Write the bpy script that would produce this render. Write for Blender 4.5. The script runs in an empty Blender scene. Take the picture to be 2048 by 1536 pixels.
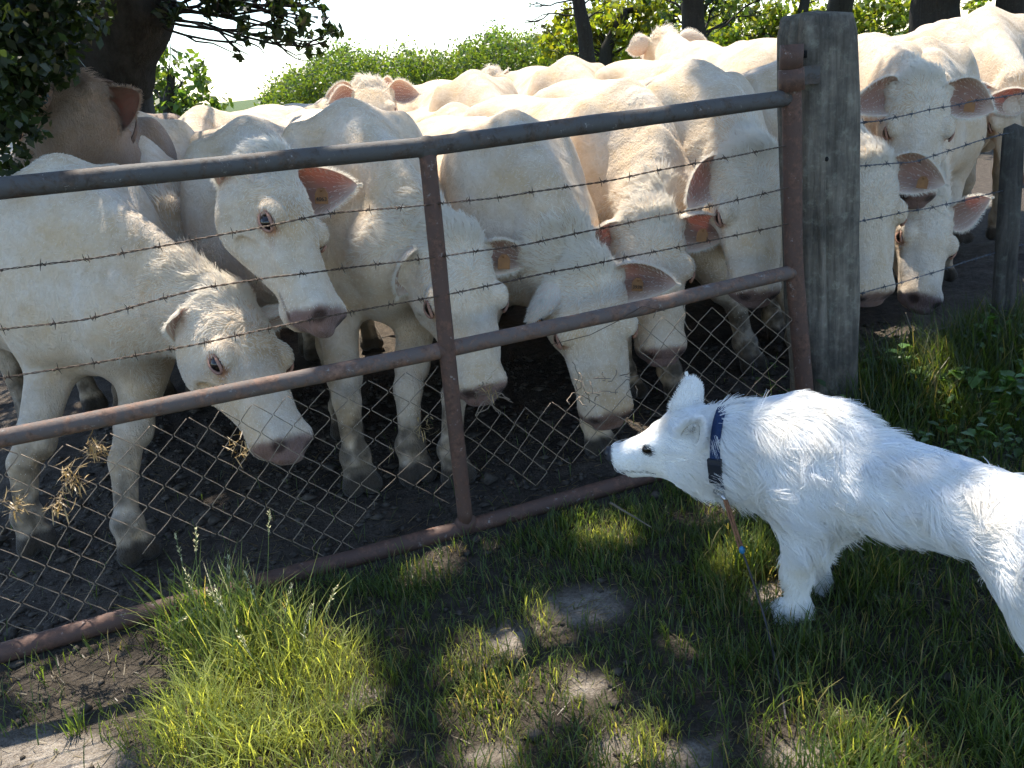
import bpy, math, random
import numpy as np
from mathutils import Matrix, Vector

random.seed(7)
RNG = np.random.default_rng(11)
scene = bpy.context.scene
COL = scene.collection
R = math.radians

# ------------------------------------------------------------------ camera
CAM_H = 1.38
FPX = 1700.0                       # focal length in pixels of the 2048 px wide photograph
PITCH, ROLL = R(20.1), R(6.0)
_fw = np.array([0, math.cos(PITCH), -math.sin(PITCH)])
_u0 = np.array([0, math.sin(PITCH), math.cos(PITCH)])
_r0 = np.array([1.0, 0, 0])
_rt = math.cos(ROLL) * _r0 - math.sin(ROLL) * _u0
_up = math.cos(ROLL) * _u0 + math.sin(ROLL) * _r0
_C = np.array([0, 0, CAM_H])
cam_data = bpy.data.cameras.new('camera')
cam = bpy.data.objects.new('camera', cam_data)
COL.objects.link(cam)
cam_data.sensor_width = 36.0
cam_data.lens = 36.0 * FPX / 2048.0
cam_data.clip_start = 0.05
cam_data.clip_end = 3000.0
M = Matrix.Identity(4)
for i in range(3):
    M[i][0], M[i][1], M[i][2], M[i][3] = _rt[i], _up[i], -_fw[i], _C[i]
cam.matrix_world = M
scene.camera = cam

# ------------------------------------------------------------------ sky, sun, exposure
SUN_EL, SUN_AZ = R(61), R(-14)     # behind the herd and a little to the left
SUN = np.array([math.sin(SUN_AZ) * math.cos(SUN_EL), math.cos(SUN_AZ) * math.cos(SUN_EL), math.sin(SUN_EL)])
world = bpy.data.worlds.new('World')
scene.world = world
world.use_nodes = True
wn = world.node_tree
sky = wn.nodes.new('ShaderNodeTexSky')
sky.sky_type = 'NISHITA'
sky.sun_disc = False
sky.sun_elevation = SUN_EL
sky.sun_rotation = SUN_AZ
sky.air_density = 1.0
sky.dust_density = 0.25
sky.ozone_density = 2.0
bg = wn.nodes['Background']
bg.inputs['Strength'].default_value = 0.15
wn.links.new(sky.outputs['Color'], bg.inputs['Color'])
sun_data = bpy.data.lights.new('sun', 'SUN')
sun_data.energy = 4.6
sun_data.angle = R(0.53)
sun_data.color = (1.0, 0.93, 0.82)
sun = bpy.data.objects.new('sun', sun_data)
COL.objects.link(sun)
sun.location = (0, 0, 30)
sun.rotation_euler = Vector(tuple(SUN)).to_track_quat('Z', 'Y').to_euler()
vs = scene.view_settings
vs.view_transform = 'Standard'
vs.look = 'None'
vs.exposure = 1.18
vs.gamma = 1.0
vs.use_curve_mapping = False
scene.cycles.use_denoising = True
scene.cycles.max_bounces = 6
scene.cycles.diffuse_bounces = 4
scene.cycles.use_adaptive_sampling = True
scene.cycles.adaptive_threshold = 0.03
scene.cycles.use_light_tree = False
scene.cycles.transparent_max_bounces = 6
scene.cycles.sample_clamp_indirect = 6.0


# ------------------------------------------------------------------ picture <-> place
def ray(u, v):
    return _fw + _rt * (u - 1024) / FPX + _up * (768 - v) / FPX
def G(u, v, z=0.0):
    d = ray(u, v); return _C + d * ((z - CAM_H) / d[2])
def AT(u, v, y):
    d = ray(u, v); return _C + d * (y / d[1])
def PR(p):
    q = np.asarray(p, float) - _C; w = q @ _fw
    return (1024 + FPX * (q @ _rt) / w, 768 - FPX * (q @ _up) / w)
def nrm(v):
    v = np.asarray(v, float); return v / (np.linalg.norm(v) + 1e-12)


# ------------------------------------------------------------------ helpers
def tag(o, label=None, cat=None, group=None, kind=None):
    if label: o['label'] = label
    if cat: o['category'] = cat
    if group: o['group'] = group
    if kind: o['kind'] = kind
    return o

def empty(name, loc=(0, 0, 0), rz=0.0):
    o = bpy.data.objects.new(name, None); COL.objects.link(o)
    o.location = loc; o.rotation_euler = (0, 0, rz); o.empty_display_size = 0.1
    return o

def mesh_obj(name, verts, faces, mat, parent=None, smooth=True, col=None, mats=None, midx=None):
    me = bpy.data.meshes.new(name)
    v = np.asarray(verts, np.float32)
    if isinstance(faces, np.ndarray):
        n, k = faces.shape
        me.vertices.add(len(v)); me.vertices.foreach_set('co', v.ravel())
        me.loops.add(n * k); me.loops.foreach_set('vertex_index', faces.astype(np.int32).ravel())
        me.polygons.add(n)
        me.polygons.foreach_set('loop_start', np.arange(0, n * k, k, dtype=np.int32))
        me.update(calc_edges=True)
    else:
        me.from_pydata([tuple(map(float, x)) for x in v], [], [tuple(map(int, f)) for f in faces])
        me.update()
    if smooth:
        me.polygons.foreach_set('use_smooth', np.ones(len(me.polygons), dtype=bool))
    if mats:
        for m in mats: me.materials.append(m)
        me.polygons.foreach_set('material_index', np.asarray(midx, np.int32))
    elif mat: me.materials.append(mat)
    if col is not None:
        at = me.color_attributes.new('Col', 'FLOAT_COLOR', 'POINT')
        c = np.ones((len(v), 4), np.float32); c[:, :3] = col
        at.data.foreach_set('color', c.ravel())
    o = bpy.data.objects.new(name, me); COL.objects.link(o)
    if parent is not None: o.parent = parent
    return o

class MB:
    """collects tubes, boxes and strips into one mesh"""
    def __init__(s): s.v = []; s.f = []
    def add(s, v, f):
        b = len(s.v); s.v += [tuple(map(float, x)) for x in v]; s.f += [tuple(int(i) + b for i in q) for q in f]
    def tube(s, pts, rad, n=8, cap=True, squash=None):
        pts = np.asarray(pts, float); m = len(pts)
        rad = np.broadcast_to(np.asarray(rad, float), (m,))
        t = np.gradient(pts, axis=0); t /= (np.linalg.norm(t, axis=1, keepdims=True) + 1e-12)
        a = np.array([0, 0, 1.0]) if abs(t[0][2]) < 0.9 else np.array([1.0, 0, 0])
        x = nrm(np.cross(a, t[0])); vs_, fs = [], []
        for i in range(m):
            x = nrm(x - t[i] * (x @ t[i])); y = np.cross(t[i], x)
            for k in range(n):
                th = 2 * math.pi * k / n
                r_ = rad[i] if squash is None else rad[i] * squash(i, th)
                vs_.append(pts[i] + (x * math.cos(th) + y * math.sin(th)) * r_)
        for i in range(m - 1):
            for k in range(n):
                fs.append((i * n + k, i * n + (k + 1) % n, (i + 1) * n + (k + 1) % n, (i + 1) * n + k))
        if cap:
            fs.append(tuple(range(n - 1, -1, -1))); fs.append(tuple((m - 1) * n + k for k in range(n)))
        s.add(vs_, fs)
    def box(s, c, ax, h):
        c = np.asarray(c, float); vs_ = []
        for i in (-1, 1):
            for j in (-1, 1):
                for k in (-1, 1):
                    vs_.append(c + ax[0] * h[0] * i + ax[1] * h[1] * j + ax[2] * h[2] * k)
        s.add(vs_, [(0, 1, 3, 2), (4, 6, 7, 5), (0, 4, 5, 1), (2, 3, 7, 6), (0, 2, 6, 4), (1, 5, 7, 3)])
    def build(s, name, mat, parent=None, smooth=True):
        return mesh_obj(name, s.v, s.f, mat, parent, smooth)

def hash_noise(p, scale=1.0, seed=0):
    """smooth value noise for numpy points (N,3) or (N,2), range -1..1"""
    p = np.asarray(p, float) * scale
    if p.shape[1] == 2: p = np.c_[p, np.zeros(len(p))]
    i = np.floor(p).astype(np.int64); f = p - i; f = f * f * (3 - 2 * f)
    out = np.zeros(len(p))
    for dx in (0, 1):
        for dy in (0, 1):
            for dz in (0, 1):
                h = ((i[:, 0] + dx) * 73856093) ^ ((i[:, 1] + dy) * 19349663) ^ ((i[:, 2] + dz) * 83492791) ^ (seed * 2654435)
                h = (h * 1103515245 + 12345) & 0x7fffffff
                h = ((h >> 7) ^ h) * 1664525 & 0x7fffffff
                val = (h & 0xffffff) / float(0xffffff) * 2 - 1
                w = (f[:, 0] if dx else 1 - f[:, 0]) * (f[:, 1] if dy else 1 - f[:, 1]) * (f[:, 2] if dz else 1 - f[:, 2])
                out += val * w
    return out

def fbm(p, scale, octv=3, seed=0):
    o = 0; a = 1.0; t = 0
    for k in range(octv):
        o = o + a * hash_noise(p, scale * 2 ** k, seed + k); t += a; a *= 0.5
    return o / t

def sstep(a, b, x):
    t = np.clip((np.asarray(x, float) - a) / (b - a), 0, 1); return t * t * (3 - 2 * t)


# ------------------------------------------------------------------ materials
class NT:
    def __init__(s, name):
        s.m = bpy.data.materials.new(name); s.m.use_nodes = True
        s.t = s.m.node_tree; s.b = s.t.nodes['Principled BSDF']; s.out = s.t.nodes['Material Output']
    def n(s, kind, **kw):
        nd = s.t.nodes.new(kind)
        for k, v in kw.items(): setattr(nd, k, v)
        return nd
    def l(s, a, b): s.t.links.new(a, b)
    def noise(s, scale, detail=4, rough=0.6, vec=None, dist=0.0):
        nd = s.n('ShaderNodeTexNoise'); nd.inputs['Scale'].default_value = scale
        nd.inputs['Detail'].default_value = detail; nd.inputs['Roughness'].default_value = rough
        nd.inputs['Distortion'].default_value = dist
        s.l(vec if vec else s.pos(), nd.inputs['Vector']); return nd.outputs['Fac']
    def pos(s):
        if not hasattr(s, '_p'): s._p = s.n('ShaderNodeTexCoord').outputs['Object']
        return s._p
    def scaled(s, v):
        mp = s.n('ShaderNodeMapping'); mp.inputs['Scale'].default_value = v
        s.l(s.pos(), mp.inputs['Vector']); return mp.outputs['Vector']
    def ramp(s, fac, stops):
        r_ = s.n('ShaderNodeValToRGB'); e = r_.color_ramp.elements
        while len(e) < len(stops): e.new(0.5)
        for i, (p, c) in enumerate(stops):
            e[i].position = p; e[i].color = (c[0], c[1], c[2], 1) if len(c) == 3 else c
        s.l(fac, r_.inputs['Fac']); return r_.outputs['Color']
    def mix(s, fac, a, b, mode='MIX'):
        m = s.n('ShaderNodeMix', data_type='RGBA', blend_type=mode)
        for sock, val in ((m.inputs[0], fac), (m.inputs[6], a), (m.inputs[7], b)):
            if hasattr(val, 'links'): s.l(val, sock)
            elif isinstance(val, (int, float)): sock.default_value = val
            else: sock.default_value = (val[0], val[1], val[2], 1)
        return m.outputs[2]
    def bump(s, h, strength=0.3, dist=0.01):
        b = s.n('ShaderNodeBump'); b.inputs['Strength'].default_value = strength; b.inputs['Distance'].default_value = dist
        s.l(h, b.inputs['Height']); s.l(b.outputs['Normal'], s.b.inputs['Normal'])
    def color(s, c):
        if hasattr(c, 'links'): s.l(c, s.b.inputs['Base Color'])
        else: s.b.inputs['Base Color'].default_value = (c[0], c[1], c[2], 1)
    def set(s, **kw):
        for k, v in kw.items(): s.b.inputs[k.replace('_', ' ')].default_value = v
        return s
    def translucent(s, color, fac):
        tr = s.n('ShaderNodeBsdfTranslucent'); mx = s.n('ShaderNodeMixShader'); mx.inputs[0].default_value = fac
        if hasattr(color, 'links'): s.l(color, tr.inputs['Color'])
        else: tr.inputs['Color'].default_value = (*color, 1)
        s.l(s.b.outputs[0], mx.inputs[1]); s.l(tr.outputs[0], mx.inputs[2]); s.l(mx.outputs[0], s.out.inputs['Surface'])
    def attr(s, name='Col'):
        a = s.n('ShaderNodeAttribute'); a.attribute_name = name; return a.outputs['Color']

MAT = {}
def mk_hide():
    m = NT('cow_hide'); c = m.attr()
    n1 = m.noise(5, 5, 0.65); nf = m.noise(150, 3, 0.7, m.scaled((1, 1, 0.3))); nw = m.noise(26, 4, 0.65, None, 1.2)
    c2 = m.mix(m.ramp(n1, [(0.38, (0, 0, 0)), (0.68, (1, 1, 1))]), c, (0.93, 0.80, 0.62), 'MULTIPLY')
    c2 = m.mix(m.ramp(nw, [(0.40, (0.35, 0.35, 0.35)), (0.60, (0, 0, 0))]), c2, (0.78, 0.70, 0.58), 'MULTIPLY')
    st = m.noise(2.6, 5, 0.7, None, 0.6)
    c2 = m.mix(m.ramp(st, [(0.56, (0, 0, 0)), (0.70, (0.5, 0.5, 0.5))]), c2, (0.62, 0.49, 0.34), 'MULTIPLY')
    m.color(c2); m.set(Roughness=0.8, Specular_IOR_Level=0.2, Sheen_Weight=0.15)
    m.b.inputs['Sheen Roughness'].default_value = 0.4
    ad = m.n('ShaderNodeMath', operation='ADD'); m.l(nf, ad.inputs[0]); m.l(nw, ad.inputs[1])
    m.bump(ad.outputs[0], 0.75, 0.010); return m.m
MAT['hide'] = mk_hide()
def mk_simple(name, c, rough=0.6, spec=0.4, metal=0.0, var=None, scale=20, bump=0.0, bs=60):
    m = NT(name)
    if var:
        m.color(m.ramp(m.noise(scale, 5, 0.65), [(0.3, c), (0.7, var)]))
    else: m.color(c)
    m.set(Roughness=rough, Specular_IOR_Level=spec, Metallic=metal)
    if bump: m.bump(m.noise(bs, 4, 0.7), bump, 0.01)
    return m.m
def mk_hair(name, c, trans=0.35, root=None, warm=None):
    m = NT(name)
    if root:
        hi = m.n('ShaderNodeHairInfo'); col_ = m.ramp(hi.outputs['Intercept'], [(0.0, root), (0.7, c)]); m.color(col_)
    else: m.color(c)
    if warm: m.color(m.mix(m.ramp(m.noise(11, 4, .6), [(.42, (0, 0, 0)), (.68, (.75, .75, .75))]), c, warm))
    m.set(Roughness=0.55, Specular_IOR_Level=0.3)
    m.translucent(c, trans); return m.m
MAT['cow_hair'] = mk_hair('cow_hair', (0.86, 0.80, 0.70), 0.35)
MAT['dog_hair'] = mk_hair('dog_hair', (0.95, 0.95, 0.94), 0.40, (0.93, 0.91, 0.87), (0.90, 0.83, 0.72))
MAT['eye'] = mk_simple('eye_dark', (0.012, 0.008, 0.006), 0.06, 0.6)
MAT['eyelid'] = mk_simple('eyelid_skin', (0.36, 0.19, 0.13), 0.5, 0.4)
MAT['tag'] = mk_simple('tag_plastic', (0.36, 0.17, 0.065), 0.55, 0.3, var=(0.24, 0.115, 0.05), scale=40)
MAT['print'] = mk_simple('tag_print', (0.02, 0.015, 0.012), 0.6)


# ------------------------------------------------------------------ implicit surfaces for the animals
class Field:
    def __init__(s): s.ops = []
    def add(s, fn, lo, hi, k=0.05, sub=False, pad=0.12):
        s.ops.append((fn, np.asarray(lo, float) - pad, np.asarray(hi, float) + pad, k, sub)); return s
    def bounds(s):
        lo = np.min([o[1] for o in s.ops if not o[4]], axis=0); hi = np.max([o[2] for o in s.ops if not o[4]], axis=0)
        return lo + 0.08, hi - 0.08
    def ev(s, P):
        d = np.full(len(P), 1.0); X, Y, Z = np.ascontiguousarray(P.T)
        for fn, lo, hi, k, sub in s.ops:
            m = np.flatnonzero((X > lo[0]) & (X < hi[0]) & (Y > lo[1]) & (Y < hi[1]) & (Z > lo[2]) & (Z < hi[2]))
            if not len(m): continue
            b = fn(P[m]); a = d[m]
            if sub:
                b = -b; h = np.maximum(k - np.abs(a - b), 0) / k; d[m] = np.maximum(a, b) + h * h * k * 0.25
            else:
                h = np.maximum(k - np.abs(a - b), 0) / k; d[m] = np.minimum(a, b) - h * h * k * 0.25
        return d
    # primitives
    def ell(s, c, r, ax=None, k=0.05, sub=False):
        c = np.asarray(c, float); r = np.asarray(r, float); ax = np.eye(3) if ax is None else np.asarray(ax)
        rr = float(r.max())
        def fn(P):
            q = (P - c) @ ax.T; k0 = np.linalg.norm(q / r, axis=1); k1 = np.linalg.norm(q / (r * r), axis=1)
            return k0 * (k0 - 1) / (k1 + 1e-9)
        return s.add(fn, c - rr, c + rr, k, sub)
    def cone(s, a, b, r1, r2, k=0.05, sub=False):
        a = np.asarray(a, float); b = np.asarray(b, float); ab = b - a; L2 = ab @ ab
        def fn(P):
            t = np.clip(((P - a) @ ab) / L2, 0, 1)
            return np.linalg.norm(P - a - t[:, None] * ab, axis=1) - (r1 + (r2 - r1) * t)
        rm = max(r1, r2)
        return s.add(fn, np.minimum(a, b) - rm, np.maximum(a, b) + rm, k, sub)
    def chain(s, pts, rad, k=0.05):
        for i in range(len(pts) - 1): s.cone(pts[i], pts[i + 1], rad[i], rad[i + 1], k if i == 0 else 0.03)
        return s
    def path(s, pts, hh, ww, sides, k=0.1, narrow=0.0):
        """elliptic sections swept along a bent line"""
        pts = np.asarray(pts, float); n = len(pts); hh = np.asarray(hh, float); ww = np.asarray(ww, float); sides = np.asarray(sides, float)
        def fn(P):
            best = np.full(len(P), 1e9); T = np.zeros(len(P)); I = np.zeros(len(P), int)
            for i in range(n - 1):
                ab = pts[i + 1] - pts[i]; t = np.clip(((P - pts[i]) @ ab) / (ab @ ab), 0, 1)
                dd = np.linalg.norm(P - pts[i] - t[:, None] * ab, axis=1)
                m = dd < best; best[m] = dd[m]; T[m] = t[m]; I[m] = i
            c = pts[I] + (pts[I + 1] - pts[I]) * T[:, None]
            tan = np.gradient(pts, axis=0); tan /= np.linalg.norm(tan, axis=1, keepdims=True)
            tg = tan[I] * (1 - T[:, None]) + tan[I + 1] * T[:, None]; tg /= np.linalg.norm(tg, axis=1, keepdims=True)
            sd = sides[I] * (1 - T[:, None]) + sides[I + 1] * T[:, None]
            sd = sd - tg * np.sum(sd * tg, 1)[:, None]; sd /= np.linalg.norm(sd, axis=1, keepdims=True)
            un = np.cross(tg, sd); o = P - c
            h = hh[I] * (1 - T) + hh[I + 1] * T; w = ww[I] * (1 - T) + ww[I + 1] * T
            nn = np.sum(o * un, 1) / h
            w = w * (1 - narrow * np.clip(nn, 0, 1.2))
            ss = np.sum(o * sd, 1) / w; tt = np.sum(o * tg, 1) / np.minimum(h, w)
            q = np.sqrt(ss * ss + nn * nn + tt * tt)
            return (q - 1) * np.minimum(h, w)
        rm = max(hh.max(), ww.max())
        return s.add(fn, pts.min(0) - rm, pts.max(0) + rm, k)
    def loft(s, st, org, ax, p=2.4, k=0.1, narrow=0.0, wide_low=0.0):
        """stations (a, top, bottom, half width) along ax[0]; ax[1] side, ax[2] up"""
        st = np.asarray(st, float); org = np.asarray(org, float); ax = np.asarray(ax, float)
        aa = st[:, 0]
        def ci(x, y):                                     # smooth interpolation
            i = np.clip(np.searchsorted(aa, x) - 1, 0, len(aa) - 2); t = np.clip((x - aa[i]) / (aa[i + 1] - aa[i]), 0, 1)
            m = np.gradient(y, aa); dx = aa[i + 1] - aa[i]
            t2, t3 = t * t, t * t * t
            return (2 * t3 - 3 * t2 + 1) * y[i] + (t3 - 2 * t2 + t) * dx * m[i] + (-2 * t3 + 3 * t2) * y[i + 1] + (t3 - t2) * dx * m[i + 1]
        def fn(P):
            q = (P - org) @ ax.T; a = q[:, 0]; ac = np.clip(a, aa[0], aa[-1])
            top = ci(ac, st[:, 1]); bot = ci(ac, st[:, 2]); w = ci(ac, st[:, 3])
            h = np.maximum((top - bot) / 2, 0.01); n = (q[:, 2] - (top + bot) / 2) / h
            w = w * (1 - narrow * np.clip(n, 0, 1.2) ** 2 + wide_low * np.clip(-n, 0, 1) * (1 - np.clip(-n, 0, 1)) * 2)
            w = np.maximum(w, 0.01); mn = np.minimum(w, h)
            e = (a - ac) / mn
            qq = (np.abs(q[:, 1] / w) ** p + np.abs(n) ** p + np.abs(e) ** p) ** (1 / p)
            return (qq - 1) * mn
        ext = np.max(np.abs(st[:, 1:])) + 0.02
        cs = [org + ax[0] * a + ax[1] * b + ax[2] * c for a in (aa[0] - .05, aa[-1] + .05) for b in (-st[:, 3].max(), st[:, 3].max()) for c in (st[:, 2].min(), st[:, 1].max())]
        return s.add(fn, np.min(cs, 0), np.max(cs, 0), k)

_E = [((0, 0, 0), (1, 0, 0)), ((0, 1, 0), (1, 1, 0)), ((0, 0, 1), (1, 0, 1)), ((0, 1, 1), (1, 1, 1)),
      ((0, 0, 0), (0, 1, 0)), ((1, 0, 0), (1, 1, 0)), ((0, 0, 1), (0, 1, 1)), ((1, 0, 1), (1, 1, 1)),
      ((0, 0, 0), (0, 0, 1)), ((1, 0, 0), (1, 0, 1)), ((0, 1, 0), (0, 1, 1)), ((1, 1, 0), (1, 1, 1))]

def surface(F, vox, lo=None, hi=None, newton=1):
    l0, h0 = F.bounds()
    lo = l0 if lo is None else np.maximum(lo, l0); hi = h0 if hi is None else np.minimum(hi, h0)
    B = 4; n = np.ceil((hi - lo) / (vox * B)).astype(int) + 1
    cg = np.stack(np.meshgrid(*[np.arange(k) for k in n], indexing='ij'), -1).reshape(-1, 3)
    cc = lo + (cg + 0.5) * vox * B
    dc = F.ev(cc)
    near = np.abs(dc) < vox * B * 1.8
    V = np.where(dc > 0, 1.0, -1.0).reshape(n)
    V = np.repeat(np.repeat(np.repeat(V, B, 0), B, 1), B, 2)
    off = np.stack(np.meshgrid(*[np.arange(B)] * 3, indexing='ij'), -1).reshape(-1, 3)
    gi = (cg[near][:, None, :] * B + off[None]).reshape(-1, 3)
    V[gi[:, 0], gi[:, 1], gi[:, 2]] = F.ev(lo + (gi + 0.5) * vox)
    S = V < 0; sh = np.array(V.shape)
    cnt = sum(S[dx:sh[0] - 1 + dx, dy:sh[1] - 1 + dy, dz:sh[2] - 1 + dz].astype(np.int8) for dx in (0, 1) for dy in (0, 1) for dz in (0, 1))
    act = (cnt > 0) & (cnt < 8); cells = np.argwhere(act)
    acc = np.zeros((len(cells), 3)); num = np.zeros(len(cells))
    for p, q in _E:
        a = cells + p; b = cells + q; va = V[a[:, 0], a[:, 1], a[:, 2]]; vb = V[b[:, 0], b[:, 1], b[:, 2]]
        m = (va < 0) != (vb < 0); t = np.where(m, va / np.where(m, va - vb, 1), 0)
        acc += np.where(m[:, None], np.asarray(p) + (np.asarray(q) - np.asarray(p)) * t[:, None], 0); num += m
    verts = lo + (cells + 0.5 + acc / num[:, None]) * vox
    idx = -np.ones(act.shape, np.int64); idx[tuple(cells.T)] = np.arange(len(cells))
    quads = []
    for ax in range(3):
        o1, o2 = [(1, 2), (2, 0), (0, 1)][ax]
        sl = [slice(1, k - 1) for k in sh]; sl2 = list(sl); sl[ax] = slice(0, sh[ax] - 1); sl2[ax] = slice(1, sh[ax])
        ch = S[tuple(sl)] != S[tuple(sl2)]
        e = np.argwhere(ch); e[:, o1] += 1; e[:, o2] += 1
        inside = S[e[:, 0], e[:, 1], e[:, 2]]
        def cid(d1, d2):
            c = e.copy(); c[:, o1] -= d1; c[:, o2] -= d2; return idx[c[:, 0], c[:, 1], c[:, 2]]
        q = np.stack([cid(1, 1), cid(0, 1), cid(0, 0), cid(1, 0)], 1)
        q[~inside] = q[~inside][:, ::-1]
        quads.append(q[np.all(q >= 0, 1)])
    quads = np.concatenate(quads)
    eps = vox * 0.5
    for _ in range(newton):
        d = F.ev(verts); g = np.stack([F.ev(verts + eps * np.eye(3)[i]) - d for i in range(3)], 1) / eps
        g2 = np.maximum(np.sum(g * g, 1), 0.05); step = -(d / g2)[:, None] * g
        ln = np.linalg.norm(step, axis=1, keepdims=True); step *= np.minimum(1, vox * 0.8 / (ln + 1e-9))
        verts = verts + step
    return verts, quads

def vnormals(v, q):
    n = np.cross(v[q[:, 2]] - v[q[:, 0]], v[q[:, 3]] - v[q[:, 1]]); o = np.zeros_like(v)
    for i in range(4): np.add.at(o, q[:, i], n)
    return o / (np.linalg.norm(o, axis=1, keepdims=True) + 1e-12)

def hair_obj(name, P, D, L, rad, mat, parent=None, bend=None, npts=4, droop=0.0, tip=0.15):
    """strands rooted at P, leaving along D (unit), of length L; bend is added along the strand"""
    n = len(P); t = np.linspace(0, 1, npts)[None, :, None]
    pts = P[:, None, :] + D[:, None, :] * (L[:, None, None] * t)
    if bend is not None: pts = pts + bend[:, None, :] * (L[:, None, None] * t * t)
    if droop: pts[:, :, 2] -= droop * (L[:, None] * t[:, :, 0] ** 2)
    cu = bpy.data.hair_curves.new(name)
    cu.add_curves([npts] * n)
    cu.attributes['position'].data.foreach_set('vector', np.ascontiguousarray(pts, np.float32).ravel())
    ra = cu.attributes.get('radius') or cu.attributes.new('radius', 'FLOAT', 'POINT')
    rr = np.broadcast_to(np.asarray(rad, float).reshape(-1, 1) if np.ndim(rad) else np.full((n, 1), rad), (n, 1)) * (1 - (1 - tip) * t[:, :, 0])
    ra.data.foreach_set('value', np.ascontiguousarray(rr, np.float32).ravel())
    cu.materials.append(mat)
    o = bpy.data.objects.new(name, cu); COL.objects.link(o)
    if parent is not None: o.parent = parent
    return o

def scatter(v, q, nrmv, weight, count, rng):
    """random points on a quad mesh, weighted"""
    A = np.linalg.norm(np.cross(v[q[:, 2]] - v[q[:, 0]], v[q[:, 3]] - v[q[:, 1]]), axis=1) * 0.5
    w = A * weight[q].mean(1)
    i = rng.choice(len(q), count, p=w / w.sum()); a = rng.random(count); b = rng.random(count)
    wts = np.stack([(1 - a) * (1 - b), a * (1 - b), a * b, (1 - a) * b], 1)
    P = np.einsum('nk,nkd->nd', wts, v[q[i]]); N = np.einsum('nk,nkd->nd', wts, nrmv[q[i]])
    return P, N / (np.linalg.norm(N, axis=1, keepdims=True) + 1e-12)


# ------------------------------------------------------------------ cattle
BODY = [(-1.68, 1.16, .96, .13), (-1.57, 1.30, .84, .25), (-1.40, 1.36, .72, .315), (-1.20, 1.375, .61, .345), (-1.0, 1.355, .55, .375),
        (-.75, 1.345, .53, .385), (-.45, 1.355, .55, .355), (-.2, 1.385, .57, .315), (-.05, 1.345, .59, .285), (.10, 1.23, .64, .235), (.24, 1.05, .72, .15)]
HEAD = [(-.055, -.055, -.13, .055), (-.02, -.008, -.18, .098), (.07, .018, -.225, .140), (.17, .016, -.245, .144), (.25, .002, -.240, .126),
        (.33, -.012, -.210, .098), (.41, -.018, -.180, .087), (.48, -.024, -.168, .095), (.53, -.044, -.155, .088), (.56, -.075, -.125, .055)]
HL = 0.54

def head_frame(a, n):
    a = nrm(a); n = np.asarray(n, float); n = nrm(n - a * (n @ a)); return np.stack([a, np.cross(n, a), n])

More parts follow.
